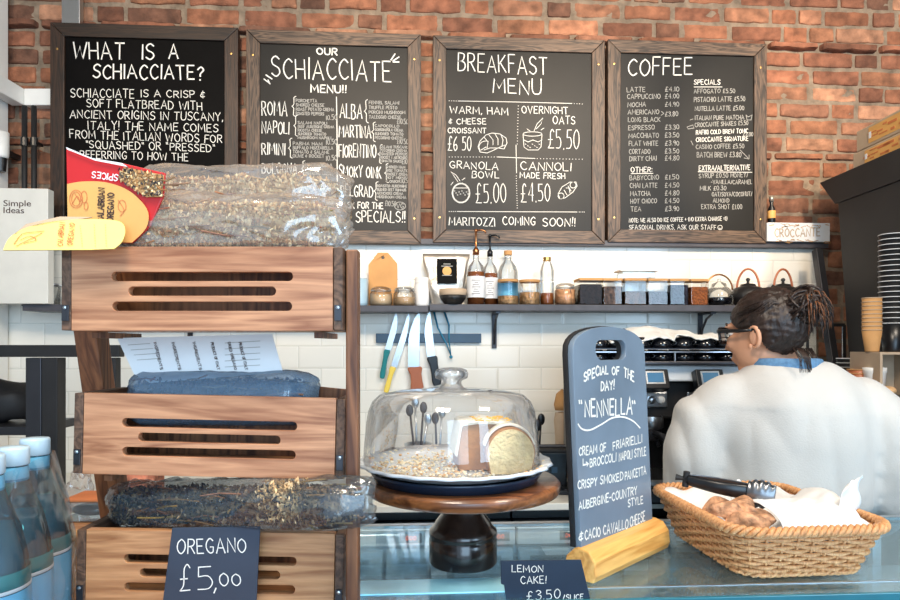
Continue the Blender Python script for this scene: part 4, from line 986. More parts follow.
MB().lathe([(0,0),(.014,0),(.015,.003),(.015,.055),(.007,.075),(.007,.09)], 20).build('bottle_body', 'black', t, smooth=True)
MB().lathe([(.0153,.02),(.0158,.021),(.0158,.05),(.0153,.051)], 20).build('label', 'orange', t, smooth=True)
MB().lathe([(0,.09),(.009,.088),(.0095,.11),(0,.113)], 16).build('cap', 'silver', t, smooth=True)

# ================================================================ LEFT BACKGROUND
t = thing('wall_conduit', 'square galvanised conduit rising above the black chalkboard', 'conduit', W(71, 20, YW-.03)); 
h_ = 3.19-t.location.z+.10
B('conduit', 'steel', t, (0,.012,h_/2-.10), (.068,.03,h_), bevel=.003)
t = thing('square_rail', 'painted grey square metal rail turning a corner above the black pipes', 'rail', C(-1.63, 2.5, 2.42), -A)
B('side_arm', 'white', t, (-.03,-.35,.032), (.05,.70,.065), bevel=.003)
B('wall_arm', 'white', t, (.066,.012,.032), (.14,.04,.064), bevel=.003)
t = thing('painted_column', 'pale painted column at the top left corner', 'column', C(-1.745, 2.44, 0), -A)
B('column', 'white', t, (0,0,1.61), (.11,.10,3.2), bevel=.006)
for px, lab in ((24.5, 'left one of the two black vertical pipes on the brick wall'), (34, 'right one of the two black vertical pipes on the brick wall')):
    a = W(px, 106, 2.54); b = W(px, 306, 2.54)
    t = thing('black_pipe', lab, 'pipe', (a.x, 2.54, b.z)); H = a.z-b.z
    MB().tube([(0,0,.0),(0,0,H)], .0095, 12).build('pipe', 'blackmat', t, smooth=True)
    MB().lathe([(0,0),(.013,0),(.013,.03),(0,.03)], 12, (0,0,H*.8)).build('collar', 'black', t)
    B('wall_clip', 'black', t, (0,.025,H*.8+.015), (.02,.04,.012))
t = thing('soap_dispenser', 'white dispenser with a black foot at the left edge by the pipes', 'dispenser', P(1, 158, 2.42))
MB().lathe([(0,0),(.024,0),(.026,.01),(.027,.095),(0,.10)], 24).build('dispenser_body', 'white', t, smooth=True)
MB().lathe([(0,-.05),(.016,-.05),(.02,-.001),(0,-.001)], 20).build('foot', 'black', t)
B('wall_bracket', 'black', t, (0,.09,.03), (.02,.13,.02))
a = W(-25, 186, 2.43); b = W(48, 300, 2.43)
t = thing('display_box', 'tall cream box printed Simple Ideas at the left edge', 'box', ((a.x+b.x)/2, 2.43, zsh-.0055))
H = a.z-zsh
B('box_body', 'worktop', t, (0,.02,H/2), (b.x-a.x,.04,H), bevel=.002)
f = planemap(t, .0006)
def fonttext(txt, x0, y0, x1, h, t, name, mat, off=.0006):
    cu = bpy.data.curves.new('t', 'FONT'); cu.body = txt; cu.extrude = .0003; cu.offset = .002
    o = bpy.data.objects.new('t', cu); COL.objects.link(o); dg = bpy.context.evaluated_depsgraph_get(); dg.update()
    me = bpy.data.meshes.new_from_object(o.evaluated_get(dg)); bpy.data.objects.remove(o)
    xs = [v.co.x for v in me.vertices]; ys = [v.co.y for v in me.vertices]; w = max(xs)-min(xs); hh = .70
    A0 = f(x0, y0); A1 = f(x1, y0); A2 = f(x0, y0-h); sx = (A1[0]-A0[0])/w; sz = (A2[1]-A0[1])/hh
    for v in me.vertices: v.co = (A0[0]+(v.co.x-min(xs))*sx, -off-v.co.z, A0[1]+v.co.y*sz)
    me.materials.clear(); return link(name, me, mat, t)
fonttext('Simple', 3.5, 206, 31, 6, t, 'lettering', 'ink'); fonttext('Ideas', 3.5, 213, 24, 6, t, 'lettering', 'ink')
# black metal rack
t = thing('metal_rack', 'black metal frame rack behind the water bottles', 'rack', C(-1.15, 1.75, 0), -A)
px2x = lambda px, d=1.75: (px-450)/650*d+1.15
z_r = EYE-(345-345)/650*1.75
xa, xb = px2x(-60), px2x(122)
B('top_rail', 'blackmat', t, ((xa+xb)/2, 0, z_r-.016), (xb-xa, .03, .032), bevel=.002)
for px in (-45, 38, 54): B('upright', 'blackmat' if px != 38 else 'dsteel', t, (px2x(px), 0, (z_r-.034)/2), (.042, .04, z_r-.034), bevel=.002)
B('upright', 'blackmat', t, (px2x(122)-.02, .0, (z_r-.034)/2), (.02, .03, z_r-.034), bevel=.002)
zsR = EYE-(428-345)/650*1.75
B('rack_shelf', 'dsteel', t, (px2x(-10)-.02, .0+.14, zsR-.012), (.22,.22,.024), bevel=.002)
m = MB(); m.ball((0,0,.055), (.085,.06,.06), 24, 14)
m.v = [tuple(Vector(p)+Vector((0,0,1))*noise.noise(Vector(p)*20)*.02) for p in m.v]
o = m.build('cloth_bundle', 'blackmat', None, smooth=True); o.location = C((8-450)/650*1.9, 1.89, zsR+.004); tag(o, 'black cloth bundle on the rack shelf at the left edge', 'bundle')
# side table with clutter seen between the crates and bottles
zT = EYE-(520-345)/650*1.45
t = thing('side_table', 'pale wooden side table behind the crates, left of the middle upright', 'table', C(-.80, 1.50, 0), -A)
B('table_top', 'acacia_pale', t, (0,0,zT-.012), (.36,.24,.024), bevel=.003)
for sx in (-1,1):
    for sy in (-1,1): B('leg', 'blackmat', t, (sx*.16, sy*.10, (zT-.025)/2), (.03,.03,zT-.025))
t = thing('food_container', 'clear plastic container with black olives on the side table', 'container', C((88-450)/650*1.45+.0, 1.47, zT+.0005), -A)
B('tub', 'acrylic', t, (0,0,.022), (.115,.09,.042), bevel=.004)
MB().ball((0,0,.02), (.045,.03,.014), 20, 10).build('olives', 'blackgloss', t, smooth=True)
t = thing('orange_lid', 'flat orange-brown lid laid on the clear container', 'lid', C((92-450)/650*1.45, 1.47, zT+.0445), -A)
B('lid', 'inkred', t, (0,0,.004), (.10,.08,.008), bevel=.002)
t = thing('glass_jar', 'small crumpled clear wrapper beside the plastic container', 'wrapper', C((68-450)/650*1.5, 1.54, zT+.0005), -A)
m = MB(); m.ball((0,0,.045), (.03,.025,.045), 20, 12); m.v = [tuple(Vector(p)*(1+.35*noise.noise(Vector(p)*60))) for p in m.v]; m.v = [(x,y,max(z,.001)) for x,y,z in m.v]
m.build('wrapper', 'film', t); t.name = 'clear_wrapper'
t = thing('patterned_box', 'red and pink patterned box behind the left rack upright', 'box', C((138-450)/650*1.52, 1.53, zT+.0005), -A)
B('box_body', pmat('pink_pattern', (214,120,92), .7, var=.9, scale=40), t, (0,0,.05), (.09,.06,.10))

# ================================================================ BARISTA
body = thing('person', 'person in black glasses and loose white sweatshirt, dark hair tied up, looking left', 'person', C(.885, 1.69, 0), -A+math.radians(-14))
bm_ = MB()
# torso, hips, legs, feet (forward is +y)
for z, rx, ry, y in ((1.36,.15,.085,0),(1.28,.165,.10,0),(1.16,.15,.10,.0),(1.05,.13,.095,.0),(.95,.155,.115,-.01),(.86,.165,.12,-.01)): bm_.ball((0,y,z), (rx,ry,.10), 20, 12)
bm_.tube([(0,-.005,1.32),(-.01,.0,1.42),(-.05,.01,1.50)], [.06,.052,.053], 16)
for s in (-1, 1):
    bm_.tube([(s*.085,0,.88),(s*.095,.01,.5),(s*.10,-.01,.28),(s*.10,-.015,.09)], [.088,.06,.054,.036], 16)
    bm_.ball((s*.10,.05,.035), (.042,.12,.035), 16, 10); bm_.ball((s*.10,-.015,.08), (.04,.05,.06), 14, 8)
    sh = Vector((s*.17,-.0,1.335)); el = Vector((s*.228,.03,1.12)); wr = Vector((s*.19,.15,.98)); hd = Vector((s*.165,.20,.93))
    bm_.tube([Vector((s*.09,0,1.34)), sh, el, wr], [.055,.052,.043,.028], 14)
    bm_.tube([wr, wr.lerp(hd,.5), hd], [.028,.036,.034], 12, flat=.6)
    fd = (hd-wr).normalized(); sd_ = Vector((fd.y,-fd.x,0)).normalized()*s
    for k, L_ in enumerate((.058,.068,.064,.05)):
        b0 = hd+sd_*(.03-.02*k)-fd*.012; b1_ = b0+fd*L_*.5+Vector((0,0,-.008)); b2_ = b1_+fd*L_*.4+Vector((0,0,-.03))
        bm_.tube([b0,b1_,b2_], [.0095,.009,.0075], 8)
    th = wr.lerp(hd,.4)-sd_*.03; bm_.tube([th, th-sd_*.025+fd*.02, th-sd_*.028+fd*.05+Vector((0,0,-.01))], [.012,.011,.009], 8)
# head, turned to the left
HC = Vector((-.060, .0, 1.530)); hy = math.radians(50); HR = .95*Matrix.Rotation(hy, 3, 'Z') @ Matrix.Rotation(math.radians(-6), 3, 'X')
hm = MB()
hm.ball((0,-.012,.03), (.075,.094,.092), 28, 18); hm.ball((0,.032,-.03), (.060,.062,.075), 24, 16); hm.ball((0,.055,-.088), (.03,.032,.028), 18, 12)
hm.ball((0,.015,-.06), (.056,.06,.045), 20, 12)
hm.tube([(0,.088,.02),(0,.104,-.012),(0,.112,-.03),(0,.095,-.038)], [.009,.011,.014,.009], 10)
for s in (-1, 1):
    hm.ball((s*.03,.078,-.018), (.024,.018,.024), 14, 10); hm.ball((s*.028,.084,.030), (.026,.012,.008), 14, 8)
    hm.ball((s*.010,.090,-.058), (.016,.010,.0055), 12, 8); hm.ball((s*.009,.088,-.069), (.014,.011,.007), 12, 8)
bm_.add([HR @ Vector(p)+HC for p in hm.v], hm.f)
me = remesh(bm_, .0065, 4); link('body', me, 'skin', body)
# ears as shaped rims
for s in (-1, 1):
    m = MB(); pts = []
    for i in range(15):
        a = -PI*.65+PI*1.45*i/14; pts.append((s*(.079+.004*math.sin(i/14*PI)), -.012-.015*math.cos(a)*1.0, -.012+.028*math.sin(a)))
    m.tube(pts, [.003+.003*math.sin(PI*i/14) for i in range(15)], 8).ball((s*.076,-.008,-.012), (.006,.012,.022), 14, 10).ball((s*.078,.002,-.036), (.005,.007,.008), 10, 8)
    m.v = [tuple(HR @ Vector(p)+HC) for p in m.v]; m.build('ear', 'skin', body, smooth=True)
# eyes and brows
for s in (-1, 1):
    m = MB(); m.ball((s*.030,.079,.010), (.012,.010,.009), 14, 10); m.v = [tuple(HR @ Vector(p)+HC) for p in m.v]; m.build('eye', 'white', body, smooth=True)
m = MB()
for s in (-1, 1): m.tube([(s*.012,.094,.033),(s*.03,.094,.038),(s*.048,.082,.032)], [.003,.0035,.002], 6)
m.v = [tuple(HR @ Vector(p)+HC) for p in m.v]; m.build('eyebrows', 'hair', body, smooth=True)
m = MB(); m.ball((0,.096,-.063), (.018,.004,.006), 12, 8); m.v = [tuple(HR @ Vector(p)+HC) for p in m.v]; m.build('lips', pmat('lips', (180,96,84), .5), body, smooth=True)
# glasses
m = MB()
for s in (-1, 1):
    ring = [(s*(.036+.027*math.copysign(abs(math.cos(a))**.6, math.cos(a))), .106-.008*abs(math.cos(a)), .006+.021*math.copysign(abs(math.sin(a))**.6, math.sin(a))) for a in [i*PI/10 for i in range(20)]]
    m.tube(ring, .0036, 8, closed=True, flat=1.3)
    m.tube([(s*.064,.100,.018),(s*.074,.09,.017),(s*.080,.03,.010),(s*.082,-.008,.008)], [.0055,.0055,.005,.004], 8)
m.tube([(-.010,.106,.014),(.010,.106,.014)], .003, 8)
m.v = [tuple(HR @ Vector(p)+HC) for p in m.v]; gl = m.build('glasses', 'black', body, smooth=True)
m = MB()
for s in (-1, 1):
    pts = [(s*(.036+.025*math.copysign(abs(math.cos(a))**.6, math.cos(a))), .104, .006+.019*math.copysign(abs(math.sin(a))**.6, math.sin(a))) for a in [i*PI/10 for i in range(20)]]
    m.add(pts, [tuple(range(20))])
m.v = [tuple(HR @ Vector(p)+HC) for p in m.v]; m.build('lens', 'glass', gl)
# hair
def hairline(y):
    pts = [(-.12,-.085),(-.06,-.072),(-.03,-.055),(-.018,-.01),(.0,.016),(.04,.012),(.062,.03),(.085,.062),(.12,.09)]
    for (a, b), (c_, d_) in zip(pts, pts[1:]):
        if y <= c_: return b+(d_-b)*max(0, (y-a))/(c_-a)
    return .09
m = MB(); cen = Vector((0,-.014,.022)); R0 = (.084,.106,.104)
nu, nv = 120, 70
def hf(u, v):
    a = 2*PI*u; t_ = PI*v-PI/2
    d = Vector((math.cos(t_)*math.cos(a), math.cos(t_)*math.sin(a), math.sin(t_)))
    p = Vector((d.x*R0[0], d.y*R0[1], d.z*R0[2]))
    if d.z < 0: p *= 1-.12*d.z*d.z
    p += cen; k = (p.z-hairline(p.y))/.014; k = max(0, min(1, .5+k)); k = k*k*(3-2*k)
    # strands are swept back towards the knot
    w = noise.noise(Vector((d.x*9, d.z*14+d.y*2, d.y*1.5)))*.0035+noise.noise(Vector((d.x*24, d.z*30, d.y*3)))*.0022
    sc = .80+.20*k
    return tuple(HR @ (cen+(p-cen)*sc+d*w*k*1.4)+HC)
m.grid(hf, nu, nv, closeu=True).build('hair', 'hair', body, smooth=True)
KN = HR @ Vector((.0,-.108,.058))+HC
m = MB(); rnd = random.Random(11)
m.ball(KN, (.042,.042,.040), 18, 12)
for i in range(120):                               # loops of the knot
    a0 = rnd.uniform(0, 6.28); n1 = Vector((rnd.gauss(0,1), rnd.gauss(0,1), rnd.gauss(0,1))).normalized(); n2 = n1.orthogonal().normalized(); r_ = rnd.uniform(.036,.046)
    off = Vector((rnd.gauss(0,.005), rnd.gauss(0,.005), rnd.gauss(0,.005)))
    m.tube([KN+off+(n2*math.cos(a0+j*.3)+n1.cross(n2)*math.sin(a0+j*.3))*r_ for j in range(9)], .0034, 5)
m.build('hair_knot', 'hair', body, smooth=True)
bk = (HR @ Vector((0,-1,0))).normalized(); KN = KN+Vector((0,0,.004)); rt = HR @ Vector((1,0,0))
for nm_, mt_, cnt in (('loose_hair', 'hair', 170), ('loose_hair_ends', 'hairlight', 80)):
    m = MB()
    for i in range(cnt):                           # loose ends falling from the knot
        d = (bk*rnd.uniform(.3,1)+Vector((0,0,rnd.uniform(-.6,.75)))+rt*rnd.uniform(-.7,.7)).normalized(); L_ = rnd.uniform(.012,.030)
        s0 = KN+d*.034; g = Vector((0,0,-1)); tw = Vector((rnd.gauss(0,.3), rnd.gauss(0,.3), 0))
        m.tube([KN+d*.020, s0+(d+tw*.2)*L_*.5, s0+d*L_*.8+g*L_*.25+tw*L_*.3, s0+d*L_+g*L_*.8+tw*L_*.5, s0+d*L_*.95+g*L_*1.4+tw*L_*.6], [.0016,.0015,.0013,.0009,.0004], 4)
    m.build(nm_, mt_, body, smooth=True)
m = MB()
for i in range(60):                                # sweep lines and nape hairs
    a = rnd.uniform(-.9, .9); y0 = rnd.uniform(-.02,.05)
    p0_ = cen+Vector((math.copysign(.078, rnd.random()-.5), y0, rnd.uniform(.0,.05))); p2_ = Vector((0,-.105,.06))
    mid = Vector((p0_.x*.92,-.07,p0_.z*.6+.06)); mid = cen+(mid-cen).normalized()*.100
    m.tube([tuple(HR @ Vector(q)+HC) for q in (p0_, p0_.lerp(mid,.5)*1.0+Vector((p0_.x*.10,0,0)), mid, p2_)], [.0012,.0016,.0016,.001], 4)
for i in range(26):
    x_ = rnd.uniform(-.05,.05); q0 = Vector((x_,-.095,-.05)); m.tube([tuple(HR @ q+HC) for q in (q0, q0+Vector((rnd.uniform(-.01,.01),-.016,-.03)), q0+Vector((rnd.uniform(-.02,.02),-.018,-.065)))], [.0016,.0012,.0005], 4)
m.build('hair_strands', 'hair', body, smooth=True)
# collar
def colf(u, v):
    a = 2*PI*u; r = .076+.010*(1-v)+.004*noise.noise(Vector((math.cos(a)*2, math.sin(a)*2, v)))
    return (r*1.12*math.cos(a)-.012, r*math.sin(a)+.005, 1.405+.045*v-.022*math.sin(a)*1.0*v+.006*math.cos(a*2))
MB().grid(colf, 48, 6, closeu=True).build('collar', 'denim', body, smooth=True, solid=.007)
# sweatshirt
sm = MB()
sm.tube([(0,0,1.085),(0,0,1.10),(0,0,1.17),(0,-.005,1.27),(0,-.005,1.35),(-.005,0,1.395),(-.01,.0,1.43),(-.012,.0,1.45)], [.175,.19,.195,.20,.19,.155,.120,.092], 28, flat=.72, up=(0,1,0))
for s in (-1, 1):
    sm.tube([(s*.07,-.002,1.36),(s*.145,0,1.345),(s*.205,.0,1.30),(s*.228,.01,1.21),(s*.228,.03,1.12),(s*.215,.10,1.05),(s*.190,.15,.995)], [.068,.082,.092,.096,.088,.066,.042], 20)
me = remesh(sm, .011, 24)
for v in me.vertices:                              # folds
    p = v.co; n = v.normal
    f1 = noise.noise(Vector((p.x*6+p.z*2, p.y*5, p.z*2+4)))*.018+abs(noise.noise(Vector((p.x*11+p.z*2.5, p.y*3, p.z*1.6+1))))*.030
    drape = math.sin((p.x*14)+p.z*5+3*noise.noise(p*3))*.004*(1 if p.z < 1.34 else .3)
    v.co = p+n*(f1*.9+drape-.004)
link('sweatshirt', me, 'sweat', body, sub=1)
lm = MB()
for s in (-1, 1): lm.tube([(s*.08,0,.93),(s*.09,0,.85),(s*.095,.01,.5),(s*.10,-.01,.28),(s*.10,-.015,.07)], [.11,.11,.085,.075,.07], 18)
lm.ball((0,-.005,.90), (.175,.13,.10), 24, 12); lm.tube([(0,0,.9),(0,0,1.12)], [.17,.165], 24, flat=.72, up=(0,1,0))
link('trousers', remesh(lm, .012, 4), pmat('navy_trousers', (38,46,62), .9), body)
for s in (-1, 1): B('shoe', 'black', body, (s*.10,.045,.035), (.095,.27,.07), bevel=.02, bseg=3)
# ================================================================ DISPLAY CASE AND FRONT COUNTER
ZG = 1.13; YFc = .935; YBc = YFc+.40; xL = -.165; xR = 1.40
case = thing('display_case', 'glass-topped refrigerated display case under the basket and cake stand', 'display case', (0,0,0))
B('glass_top', 'topglass', case, ((xL+xR)/2, (YFc+YBc)/2, ZG-.005), (xR-xL, YBc-YFc, .010), bevel=0)
B('front_edge', 'glassedge', case, ((xL+xR)/2, YFc-.004, ZG-.006), (xR-xL, .007, .012), bevel=.001)
B('rear_rail', 'steel', case, ((xL+xR)/2, YBc+.010, ZG-.004), (xR-xL, .018, .008), bevel=.002)
B('front_glass', 'topglass', case, ((xL+xR)/2, YFc+.004, .95), (xR-xL-.01, .006, .33), bevel=0)
B('side_glass', 'topglass', case, (xL+.004, (YFc+YBc)/2, .95), (.006, YBc-YFc-.02, .33), bevel=0)
for x_ in (xL+.012, .55, 1.0, xR-.012):
    B('rear_post', 'steel', case, (x_, YBc+.01, .90), (.02, .018, .43), bevel=.002)
B('case_base', 'dsteel', case, ((xL+xR)/2, (YFc+YBc)/2, .38), (xR-xL, YBc-YFc, .76), bevel=.004)
B('case_deck', 'steel', case, ((xL+xR)/2, (YFc+YBc)/2, .772), (xR-xL-.03, YBc-YFc-.03, .018), bevel=.002)
B('inner_shelf', 'acrylic', case, ((xL+xR)/2, YFc+.20, 1.034), (xR-xL-.06, .34, .008), bevel=0)
B('joint_strip', 'steel', case, ((.25+xR)/2, YFc+.038, ZG+.0008), (xR-.25, .004, .0012), bevel=0)
B('cyan_band_strip', pmat('pale_blue_band', (150,214,236), .25, coat=.4), case, (xL+.168, YFc+.058, ZG+.0012), (.32, .056, .002), bevel=0)  # added strip standing in for the bright cyan band of the glass edge
B('case_fill_glow', pmat('case_fill_glow', (225,240,255), .4, emit=8), case, ((xL+xR)/2, YFc+.016, ZG-.020), (xR-xL-.06, .012, .012), bevel=.003)  # added glowing bar that brightens the case inside, not a known lamp
def tray(x, y, z, w, d, h, label, contents):
    t = thing('acrylic_tray', label, 'tray', (x, y, z))
    m = MB()
    for c_, d_ in (((0,0,.002),(w,d,.004)), ((0,-d/2+.002,h/2+.004),(w,.004,h)), ((0,d/2-.002,h/2+.004),(w,.004,h)), ((-w/2+.002,0,h/2+.004),(.004,d-.009,h)), ((w/2-.002,0,h/2+.004),(.004,d-.009,h))): m.box(c_, d_)
    m.build('tray_body', 'acrylic', t); return t
tray(-.05, YFc+.21, 1.0385, .17, .2, .075, 'clear acrylic tray in the case left of the cake stand foot', None)
tray(.16, YFc+.21, 1.0385, .18, .2, .07, 'clear acrylic tray in the case behind the cake stand foot', None)
t = tray(.60, YFc+.20, 1.0385, .28, .2, .05, 'clear acrylic tray of filled breads under the wicker basket', None)
for i in range(3):
    o = bunf(.08, .15, .045, 30+i).build('filled_bread', 'bread', None, smooth=True); o.location = (.515+.086*i, YFc+.20, 1.0435); tag(o, ['filled bread at the left of the tray inside the case', 'filled bread in the middle of the tray inside the case', 'filled bread at the right of the tray inside the case'][i], 'bread')
fc = thing('front_counter', 'wooden front counter carrying the crates and water bottles', 'counter', (0,0,0))
B('counter_top', 'acacia_pale', fc, (-.79, .72, ZG-.015), (1.22, .66, .03), bevel=.004)
B('counter_body', 'cabinet', fc, (-.79, .74, (ZG-.031)/2), (1.18, .60, ZG-.032), bevel=.004)

# ================================================================ CAKE STAND
cs = C(.022, 1.10, ZG+.0025); xo = cs
t = thing('cake_stand', 'dark turned wooden cake stand with a round brown top', 'cake stand', cs, -A)
MB().lathe([(0,0),(.055,0),(.0575,.004),(.0575,.040),(.055,.044),(.0575,.048),(.057,.056),(.050,.062),(.046,.070),(.036,.083),(.032,.098),(.031,.112),(.036,.120),(0,.120)], 48).build('pedestal', 'darkwood', t, smooth=True)
MB().lathe([(0,.120),(.150,.120),(.160,.123),(.163,.129),(.163,.138),(.158,.143),(.0,.143)], 64).build('wooden_top', 'walnut', t, smooth=True, bevel=.001)
zp = .1435
t2 = thing('serving_tray', 'navy round tray between the wooden stand top and the white plate', 'tray', cs+Vector((-.012,0,zp)), -A)
MB().lathe([(0,0),(.136,0),(.143,.012),(.146,.016),(.141,.016),(.135,.006),(0,.006)], 64).build('tray_body', 'navy', t2, smooth=True)
plt = thing('cake_plate', 'white fluted plate with crumbs under the glass dome', 'plate', cs+Vector((-.014,0,zp+.0065)), -A)
wob = lambda a, r, z: 1+(.012*math.sin(a*22) if r > .145 else 0)
MB().lathe([(0,.004),(.11,.002),(.135,.011),(.158,.020),(.163,.021),(.160,.0255),(.135,.017),(.11,.008),(0,.009)], 176, wob=wob).build('plate_body', 'porcelain', plt, smooth=True)
zt2 = cs.z+zp+.0065+.009
m = MB(); rnd = random.Random(5)
for i in range(1100):
    a = rnd.uniform(0, 6.28); r = .150*math.sqrt(rnd.random()); 
    if r > .125 and rnd.random() < .3: continue
    s = rnd.uniform(.0010,.0034); zz = .009 if r < .11 else .009+(r-.11)*.28
    c_ = rnd.choice([(236,210,170),(245,228,196),(250,244,226),(240,222,186),(214,168,116)]); m.ball((r*math.cos(a), r*math.sin(a), zz+s*.6), (s, s*rnd.uniform(.6,1.2), s*.7), 6, 4, col=lin(c_)[:3])
o = m.build('crumbs', 'attr', plt); o['kind'] = 'stuff'
# cake: half a loaf lying on the plate, cut face towards the right front
ck_s = .92; ck = thing('lemon_cake', 'cut lemon loaf cake with white icing and lemon zest under the dome', 'cake', C((490-450)/650*1.10, 1.105, zt2+.001), -A+.12)
ck.scale = (ck_s,)*3
def arch(w, h, n=24):
    p = [(-w/2*.84, 0)]
    for i in range(n+1):
        a = PI-PI*i/n; p.append((w/2*math.cos(a)*(1 if abs(math.cos(a)) < .98 else 1), h*.42+h*.58*math.sin(a)))
    p.append((w/2*.84, 0)); return p
me = plate(arch(.083,.078), [], .030)
link('cake_crumb', me, 'cake', ck, loc=(.025,-.055,0), bevel=.002)
me = plate(arch(.088,.081), [], .028); link('cake_crust', me, 'crust', ck, loc=(.025,-.0535,-.0), bevel=.003)
me = plate([(-.05,0),(.05,0),(.052,.05),(.045,.078),(.0,.084),(-.045,.082),(-.052,.05)], [], .085); link('cake_loaf', me, 'crust', ck, loc=(-.012,.012,0), bevel=.006)
me = plate([(-.058,.030),(-.053,.024),(-.049,.05),(-.044,.080),(.0,.086),(.045,.081),(.050,.055),(.052,.030),(.057,.04),(.048,.085),(.0,.092),(-.047,.088)], [], .092); link('icing', me, 'icing', ck, loc=(-.012,.010,0), bevel=.003)
k = arch(.096,.087); inner = [(x*.93, z*.955) for x, z in k]
me = plate([p for p in k if p[1] > .045]+[p for p in reversed(inner) if p[1] > .043], [], .020); link('icing', me, 'icing', ck, loc=(.025,-.046,0), bevel=.002)
m = MB()
for i in range(60):
    a = rnd.uniform(.25*PI,.75*PI); y_ = rnd.uniform(-.05,.03); x_ = .0+.045*math.cos(a); d = Vector((rnd.uniform(-1,1), rnd.uniform(-1,1), 0)).normalized()*.004
    m.tube([Vector((x_,y_,.0905))-d, Vector((x_,y_,.0915)), Vector((x_,y_,.0905))+d], .0009, 4)
m.build('lemon_zest', 'peel', ck)
dm = thing('glass_dome', 'clear glass cake dome with a chunky round knob', 'glass dome', C((451.5-450)/650*1.10, 1.10, cs.z+zp+.0065+.0186), -A)
rD = .1485
prof = [(rD*.995,0),(rD,.002),(rD*.99,.03),(rD*.965,.07),(rD*.945,.088),(rD*.90,.104),(rD*.82,.115),(rD*.6,.1215),(rD*.3,.1235),(0,.124)]
MB().lathe(prof, 80).build('dome_body', 'domeglass', dm, smooth=True)
None and MB().lathe([(max(0,r-.004), z-.003 if z > .1 else z) for r, z in prof], 80).build('dome_inner_face', 'domeglass', dm, smooth=True)
MB().tube([(rD*math.cos(a), rD*math.sin(a), .0015) for a in [i*PI/36 for i in range(72)]], .0028, 8, closed=True).build('rim', 'domeglass', dm, smooth=True)
MB().lathe([(.030,.1235),(.021,.127),(.0165,.134),(.0175,.139),(.027,.143),(.0285,.150),(.026,.157),(.016,.1605),(0,.161)], 40).build('knob', 'domeglass', dm, smooth=True)
MB().lathe([(.026,.1245),(.018,.128),(.0125,.134),(.014,.140),(.022,.145),(.0235,.150),(.021,.155),(.012,.158),(0,.158)], 40).build('knob_core', 'domeglass', dm, smooth=True)

# ================================================================ STANDING SPECIAL SIGN
p_a = P(592, 584, 1.01); p_b = P(668, 548, 1.19)
pa = C((592-450)/650*1.005, 1.005, ZG); pb = C((667-450)/650*1.185, 1.185, ZG)
dv = pb-pa; ang = math.atan2(dv.y, dv.x); Ls = dv.length
nrm = Vector((math.sin(ang), -math.cos(ang), 0))
sg = thing('special_sign', 'blue-grey arched chalkboard sign with a handle hole in a pine foot, SPECIAL OF THE DAY', 'sign', (pa+pb)/2-nrm*.022+Vector((0,0,.0002)), ang)
def prism_l(prof, x0, x1):
    n = len(prof); v = [(x0, y, z) for y, z in prof]+[(x1, y, z) for y, z in prof]
    return MB().add(v, [tuple(reversed(range(n))), tuple(range(n, 2*n))]+[(i, (i+1) % n, (i+1) % n+n, i+n) for i in range(n)])
fp = [(-.024,0),(.024,0),(.030,.012),(.026,.034),(.012,.048),(.004,.052),(-.0005,.052),(-.016,.048),(-.027,.034),(-.029,.012)]
prism_l([(y, z) for y, z in fp], -Ls/2, Ls/2).build('foot', 'pine', sg, bevel=.003)
bw_ = Ls*.935; bz0 = .012; H = .352
pts = [(-bw_/2,0),(bw_/2,0),(bw_/2,H*.87)]
for i in range(1, 16):
    a = PI*i/16; 
    x_ = bw_/2*math.cos(a); pts.append((x_, H*.87+H*.13*math.sin(a)**.75))
pts.append((-bw_/2,H*.87))
hole = rrect(-.050, H*.838, .050, H*.935, .0168, 6)
bd = link('chalk_panel', plate(pts, [hole], .010), pmat('slate_sky_sheen', (114,130,146), .38, var=.2, scale=6, coat=.5), sg, loc=(-Ls*.024,.004,bz0+.0375), rot=(-.05,0,0), bevel=.0015)  # window reflection on the dark board put into a blue-grey base colour
link('backing', plate([(x*1.012, z*1.003-.0002) for x, z in pts], [[(x, z) for x, z in hole]], .009), 'blackmat', sg, loc=(-Ls*.024,.0138,bz0+.0379), rot=(-.05,0,0), bevel=.001)
for dx in (-.06,.055): MB().ball((dx,.006,H*.975 if dx < 0 else H*.98), (.006,.006,.008), 12, 8).build('hook', 'blackmat', sg, loc=(0,.02,bz0+.035)).name = 'hook'
fake = Matrix.LocRotScale(sg.location, sg.rotation_euler, None) @ Matrix.LocRotScale(Vector((-Ls*.024,.004,bz0+.0375)), Euler((-.05,0,0)), None)
def mapper(mw, off):
    inv = mw.inverted(); e = inv @ Vector((0,0,EYE)); r3 = inv.to_3x3()
    def f(px, py):
        d = r3 @ (P(px,py,1)-Vector((0,0,EYE))); t_ = (-off-e.y)/d.y; h = e+d*t_; return (h.x, h.z)
    return f
f = mapper(fake, .0056)
def wr(name, specs, w, mat='chalk', n=4):
    m = MB()
    for s in specs: ribbons(m, letters(*s, n=n) if isinstance(s[0], str) else [s], f, w)
    m.v = [(x, y-.0052, z) for x, y, z in m.v]; m.build(name, mat, bd)
wr('heading', [('SPEC', 584,382,599,375,9), ('IAL', 600,375,608,374,8), ('OF', 612,375,619,375,8), ('THE', 624,376,634,382,9), ('DAY!', 601,391,614,389,9)], .0030)
wr('dish_name', [('"', 579,412,582,412,12), ('NENNELLA', 585,417,632,414,16), ('"', 633,411,636,411,10)], .0036)
wr('underline', [crom([(578,424),(582,429),(590,430),(602,424),(612,418),(623,417),(633,421),(640,428)], 4)], .0028)
